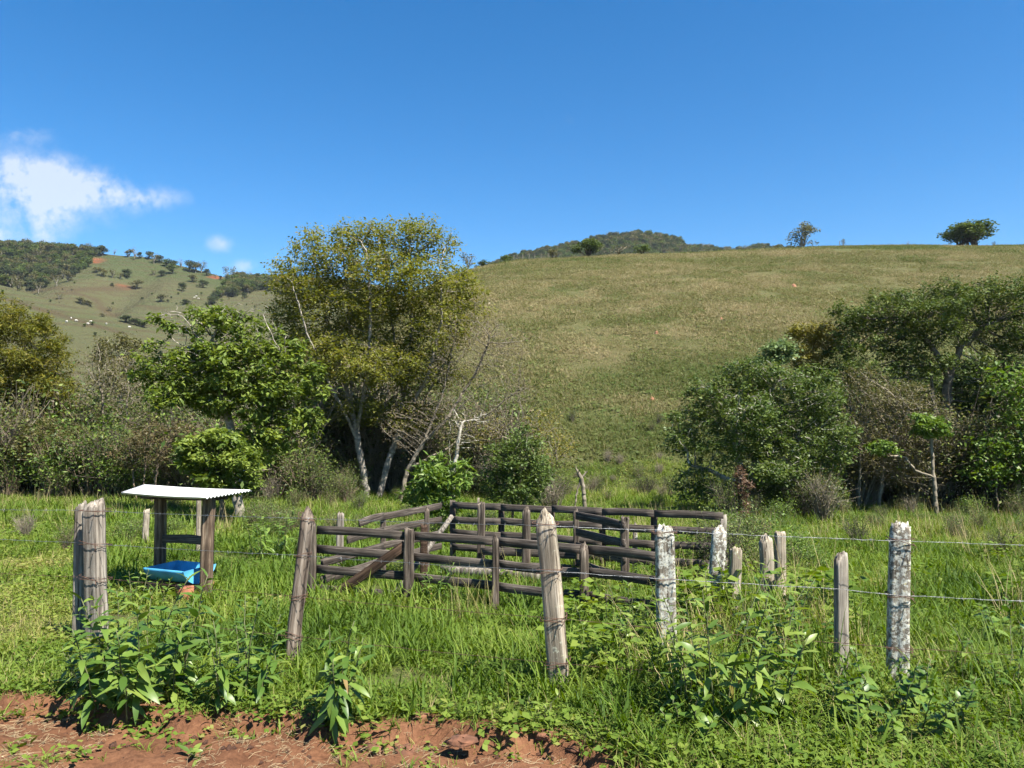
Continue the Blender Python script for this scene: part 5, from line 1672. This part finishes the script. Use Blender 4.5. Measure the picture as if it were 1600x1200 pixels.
def build_grass():
    r = np.random.default_rng(5)
    def field(d0, d1, dens, margin=1.0):
        half = .70
        a = half * (d1 ** 2 - d0 ** 2) + 2 * margin * (d1 - d0)
        n = int(a * dens)
        d = np.sqrt(r.uniform(d0 ** 2, d1 ** 2, n)); x = r.uniform(-1, 1, n) * (half * d + margin)
        return x, d
    def rots(n, t=.15): return np.stack([r.normal(0, t, n), r.normal(0, t, n), r.uniform(0, 6.28, n)], 1)
    g = M['grass']
    A_ = lambda: patch(r, .30, [(60, 7, .022, .075, .0075, .55, .8, 2, 0, 1), ('leaf', 90, .028, .05, .2, 1), (4, 3, .02, .10, .004, .5, .6, 2, 2.0, 2.8)], g)
    B_ = lambda: patch(r, .30, [(34, 7, .025, .13, .0105, .45, 1.1, 3, 0, 1), (24, 5, .02, .08, .008, .6, .8, 2, .2, 1.2), ('leaf', 50, .032, .08, .1, .9), (4, 3, .02, .16, .004, .5, .6, 2, 2.0, 2.8)], g)
    C_ = lambda: patch(r, .30, [(30, 8, .03, .255, .0165, .36, 1.3, 4, -.4, .8), (20, 5, .03, .12, .010, .5, 1.0, 3, 0, 1), (3, 3, .02, .2, .004, .5, .6, 2, 2.0, 2.8)], g)
    D_ = lambda: patch(r, .30, [('leaf', 260, .032, .08, .1, 1.3), ('leaf', 30, .05, .12, 0, .9), (26, 6, .02, .15, .010, .5, 1.0, 3, 0, 1.2), (7, 3, .02, .16, .004, .6, .6, 2, 2.0, 2.9)], g)
    E_ = lambda: patch(r, .30, [(20, 6, .03, .17, .009, .5, 1.0, 3, .2, 1.2), (16, 5, .03, .16, .0045, .7, .8, 3, 1.8, 3.0), ('leaf', 80, .035, .09, 0, 1), (14, 4, .04, .09, .004, 1.2, .3, 2, 2.0, 3.0)], g)
    T = [f() for f in (A_, A_, A_, B_, B_, B_, C_, C_, C_, D_, D_, D_, E_, E_)]
    X, D = [], []
    for d0, d1, dens in ((2.6, 5.4, 19), (5.4, 8, 16), (8, 11, 11), (11, 15, 7)):
        x, d = field(d0, d1, dens); X.append(x); D.append(d)
    x = np.concatenate(X); d = np.concatenate(D)
    ed = d - edge_y(x)
    k = ed > .26; x, d, ed = x[k], d[k], ed[k]; n = len(x); px = x / d * 1200 + 800
    lush = fbm(x * .55, d * .55, 101)
    longness = np.interp(px, [-200, 120, 330, 480, 900, 1100, 1700], [.02, .06, .34, .70, .72, .50, .30]) + (lush - .5) * .8
    longness *= sstep(.0, 1.1, ed)
    u = r.random(n)
    idx = np.where(u > longness + .32, r.integers(0, 3, n), np.where(u > longness * .8, r.integers(3, 6, n), r.integers(6, 9, n)))
    pd = .06 + .36 * sstep(880, 1100, px) * sstep(6.2, 4.8, d) + .2 * sstep(.52, .66, fbm(x * 1.1 + 7, d * 1.1, 111))
    idx = np.where(r.random(n) < pd, r.integers(9, 12, n), idx)
    pe = .05 + .40 * sstep(960, 1150, px) * sstep(8.5, 6.5, d) * sstep(.40, .55, fbm(x * .9, d * .9, 121)) + .25 * sstep(.7, .25, ed)
    idx = np.where(r.random(n) < pe, r.integers(12, 14, n), idx)
    tint = np.clip(.36 + .75 * (fbm(x * .7, d * .7, 105) - .5) + r.normal(0, .09, n) + .14 * sstep(430, 0, px), .05, .7)
    sc = r.uniform(.75, 1.2, n) * np.where(d > 8, 1.2, 1.0)
    pen = (d > 9.0) & (px > 500) & (px < 1120) & (d < 11.6)
    sc = np.where(pen, sc * .62, sc); tint = np.where(pen, tint + .12 * r.random(n), tint)
    scatter('grass', np.stack([x, d, zg(x, d)], 1), lay(zg, x, d, r), sc, idx, tint, T, label='lush green pasture grass in front of and around the corral', cat='grass')
    # rank tall growth round the old posts and the right part of the fence
    K_ = lambda: patch(r, .28, [(26, 7, .03, .36, .013, .30, .9, 4, -.1, .9), (14, 4, .03, .42, .005, .35, .6, 3, 1.7, 2.9), ('leaf', 60, .05, .25, 0, 1)], g)
    L_ = lambda: patch(r, .28, [('leaf', 170, .075, .38, -.2, 1.0), (10, 5, .03, .30, .012, .3, .9, 3, 0, 1)], g)
    N_ = lambda: patch(r, .28, [(9, 4, .02, .62, .006, .25, .5, 4, 1.6, 2.9), (16, 6, .03, .26, .012, .4, 1.0, 3, 0, 1)], g)
    TT = [f() for f in (K_, K_, L_, L_, N_, N_)]
    x, d = field(4.3, 14, 9)
    px = x / d * 1200 + 800
    p = 1.6 * sstep(1030, 1090, px) * sstep(1330, 1240, px) * sstep(5.6, 6.1, d) * sstep(8.4, 7.6, d) + .45 * sstep(880, 960, px) * sstep(1120, 1050, px) * sstep(5.2, 5.6, d) * sstep(7.2, 6.6, d)
    p = p + .55 * sstep(640, 720, px) * sstep(1040, 980, px) * sstep(6.3, 6.8, d) * sstep(8.3, 7.7, d) * sstep(.42, .56, fbm(x * .9, d * .9, 177))
    p = p + .30 * sstep(1330, 1400, px) * sstep(5.5, 6, d) * sstep(.50, .62, fbm(x * .8, d * .8, 171)) + .16 * sstep(.58, .70, fbm(x * .6, d * .6, 173)) * sstep(6, 8, d) + .35 * sstep(1000, 1060, px) * sstep(1330, 1240, px) * sstep(4.5, 4.9, d)
    p = p + .40 * sstep(880, 960, px) * sstep(4.75, 5.1, d) * sstep(6.6, 6.0, d) * sstep(.40, .55, fbm(x * 1.2, d * 1.2, 179))
    p = np.where((px < 640) & (d < 9), p * .25, p)
    k = r.random(len(x)) < p
    x, d = x[k], d[k]; n = len(x); px = x / d * 1200 + 800
    scatter('tall_grass', np.stack([x, d, zg(x, d)], 1), lay(zg, x, d, r), r.uniform(.75, 1.2, n) * np.where((px > 1050) & (px < 1290) & (d > 6.2) & (d < 7.6), 1.4, 1.0), np.where(r.random(n) < .5, r.integers(0, 2, n), np.where(r.random(n) < .5, r.integers(2, 4, n), r.integers(4, 6, n))),
            np.clip(.42 + r.normal(0, .10, n), .1, .7), TT, label='tall rank grass and weeds growing round the old posts', cat='grass')
    # ragged fringe along the bare earth, and odd tufts on it
    short = [blades(9, .075, .0075, .035, .7, g, 3, r) for _ in range(4)] + [blades(7, .13, .009, .03, .6, g, 3, r, 1.0) for _ in range(3)] + [blades(7, .12, .0035, .03, .8, g, 3, r, .7) for _ in range(3)]
    for s_ in range(3):
        kk = 16; P = np.stack([r.normal(0, .05, kk), r.normal(0, .05, kk), r.uniform(.01, .06, kk)], 1)
        V, Q = leaf_quads(P, .042 * (.6 + .8 * r.random(kk)), .8, .05, .7, r)
        short.append(new_mesh('rosette', V, Q, fattr={'v': r.random(kk)}, mats=[g]))
    x, d = field(2.8, 6.2, 420)
    ed = d - edge_y(x)
    sp = fbm(x * 1.9, d * 1.9, 131)
    p = np.where(ed > .05, sstep(.5, .3, ed) * .9, np.where(ed > -.25, .55 * sstep(-.25, .1, ed) + .25 * sstep(.55, .68, sp), .33 * sstep(.50, .66, sp)))
    k = r.random(len(x)) < p
    x, d, ed = x[k], d[k], ed[k]; n = len(x)
    idx = np.where(r.random(n) < .16, r.integers(7, 10, n), np.where(r.random(n) < .30, r.integers(10, 13, n), r.integers(0, 7, n)))
    tint = np.where((idx >= 7) & (idx < 10), r.uniform(.8, 1.05, n), np.clip(.42 + r.normal(0, .13, n), .1, .75))
    scatter('grass', np.stack([x, d, zg(x, d)], 1), rots(n), r.uniform(.6, 1.25, n) * np.where(ed < -.1, .8, 1), idx, tint, short, label='ragged grass fringe and tufts along the bare red earth', cat='grass')
    # crumbs of earth on the bare strip
    m = 2600
    lx = r.uniform(-4.4, 1.3, m); ly = r.uniform(2.9, 5.2, m)
    k = (dirt_mask(lx, ly) > .4) & (r.random(m) < .25 + .75 * sstep(-.5, -.1, ly - edge_y(lx))); lx, ly = lx[k], ly[k]; m = len(lx)
    cr = []
    for s_ in range(4):
        V = np.array([[0, 0, 1], [1, 0, 0], [.3, .95, 0], [-.8, .6, .1], [-.8, -.6, 0], [.3, -.95, .1], [0, 0, -.6]], float) * [1, .85, .65] + r.normal(0, .16, (7, 3))
        cr.append(new_mesh('crumb', V, None, [(0, 1, 2), (0, 2, 3), (0, 3, 4), (0, 4, 5), (0, 5, 1), (6, 2, 1), (6, 3, 2), (6, 4, 3), (6, 5, 4), (6, 1, 5)], mats=[M['clod']]))
    scatter('soil_crumbs', np.stack([lx, ly, zg(lx, ly)], 1), rots(m, .4), .005 + .028 * r.random(m) ** 3, r.integers(0, 4, m), r.random(m), cr, label='crumbs and small lumps of red earth on the bare strip', cat='soil')
    # straw litter on the bare earth
    m = 2600
    lx = r.uniform(-4.4, 1.2, m); ly = r.uniform(2.9, 5.1, m); k = (r.random(m) < dirt_mask(lx, ly)) & (fbm(lx * 2, ly * 2, 141) > .50)
    lx, ly = lx[k], ly[k]; m = len(lx)
    bits = []
    for s_ in range(4):
        mb = MB()
        for _ in range(4):
            a = r.uniform(0, 6.28); c = np.array([r.normal(0, .03), r.normal(0, .03), .004 + .008 * r.random()]); L = r.uniform(.015, .045); v = np.array([math.cos(a), math.sin(a), r.normal(0, .12)]) * L
            mb.tube([c - v, c + r.normal(0, .004, 3), c + v], .0011, 3, cap=False)
        bits.append(mb.mesh('straw', M['straw']))
    scatter('straw_litter', np.stack([lx, ly, zg(lx, ly)], 1), rots(m, .1), r.uniform(.6, 1.2, m), r.integers(0, 4, m), r.random(m), bits, label='dry straw and grass litter on the bare red earth', cat='litter')
    # middle pasture
    F_ = lambda: patch(r, .8, [(70, 9, .05, .17, .017, .5, .9, 2, 0, 1.1), ('leaf', 160, .06, .12, 0, 1), (5, 4, .03, .3, .008, .3, .5, 2, 1.8, 2.8)], g)
    G_ = lambda: patch(r, .8, [(50, 10, .06, .30, .020, .35, 1.0, 3, -.1, .9), (20, 6, .05, .15, .016, .5, .9, 2, 0, 1), (5, 4, .03, .45, .008, .3, .5, 2, 1.8, 2.8)], g)
    H_ = lambda: patch(r, .8, [(40, 9, .06, .22, .018, .4, 1.0, 2, 0, 1), (16, 4, .03, .55, .008, .22, .35, 3, 1.9, 2.9)], g)
    tuf = [f() for f in (F_, F_, F_, G_, G_, H_)]
    X, D = [], []
    for d0, d1, dens in ((14.2, 22, 1.9), (22, 34.5, 1.5)):
        x, d = field(d0, d1, dens, 2.0); X.append(x); D.append(d)
    x = np.concatenate(X); d = np.concatenate(D); n = len(x); px = x / d * 1200 + 800
    idx = np.where(r.random(n) < .30 + .8 * (fbm(x * .25, d * .25, 151) - .5), r.integers(3, 5, n), r.integers(0, 3, n))
    idx = np.where(r.random(n) < .04 + .22 * sstep(1150, 1400, px), 5, idx)
    tint = np.clip(.40 + .6 * (fbm(x * .3, d * .3, 153) - .5) + r.normal(0, .06, n), .05, .72)
    zf = lambda a, b: np.where(b > 31, np.maximum(hill_z(a, b), zg(a, b)), zg(a, b))
    scatter('meadow_grass', np.stack([x, d, zf(x, d)], 1), lay(zf, x, d, r, .5), r.uniform(.8, 1.25, n), idx, tint, tuf, label='green meadow grass between corral and wooded foot of the hill', cat='grass')
    # hillside
    gh = M['grass_hill']
    ht = [patch(r, 2.2, [(120, 10, .10, .22, .034, .7, .8, 2, -.1, 1.3), (14, 9, .12, .40, .030, .6, .8, 2, .2, 1.7), ('leaf', 70, .2, .12, -.5, .4)], gh) for _ in range(6)]
    X, D = [], []
    for d0, d1, dens in ((33, 60, .34), (60, 136, .26)):
        x, d = field(d0, d1, dens, 4.0); X.append(x); D.append(d)
    x = np.concatenate(X); d = np.concatenate(D)
    k = x > -62; x, d = x[k], d[k]; n = len(x)
    lu = hill_lush(x, d)
    hz_ = hill_z(x, d)
    trail = sstep(.55, .95, np.sin(hz_ * 2.3 + 4 * fbm(x * .03, d * .03, 165))) * sstep(.42, .6, fbm(x * .05, d * .09, 167))
    tint = np.clip(.56 - .40 * lu + r.normal(0, .15, n) + .75 * (fbm(x * .10, d * .14, 161) - .5) + .22 * trail, 0, 1)
    scatter('hill_grass', np.stack([x, d, hill_z(x, d)], 1), lay(hill_z, x, d, r, 1.0), r.uniform(.8, 1.25, n), r.integers(0, 6, n), tint, ht,
            label='dry straw-coloured grass tufts covering the hill slope', cat='grass')


build_grass()


# ------------------------------------------------------------------ the air between here and the far hills
def build_haze():
    m, N, L = mat_new('thin_haze')
    out = N.new('ShaderNodeOutputMaterial')
    pv = N.new('ShaderNodeVolumePrincipled')
    pv.inputs['Color'].default_value = (.78, .88, 1.0, 1)
    pv.inputs['Density'].default_value = HAZE
    pv.inputs['Anisotropy'].default_value = .2
    L.new(pv.outputs[0], out.inputs['Volume'])
    mb = MB()
    mb.box((0, 390, 81), (1640, 960, 168))
    link('haze', mb.mesh('haze', m), kind='stuff', label='thin bluish haze over the far hills', cat='haze')


HAZE = 0.00009
build_haze()
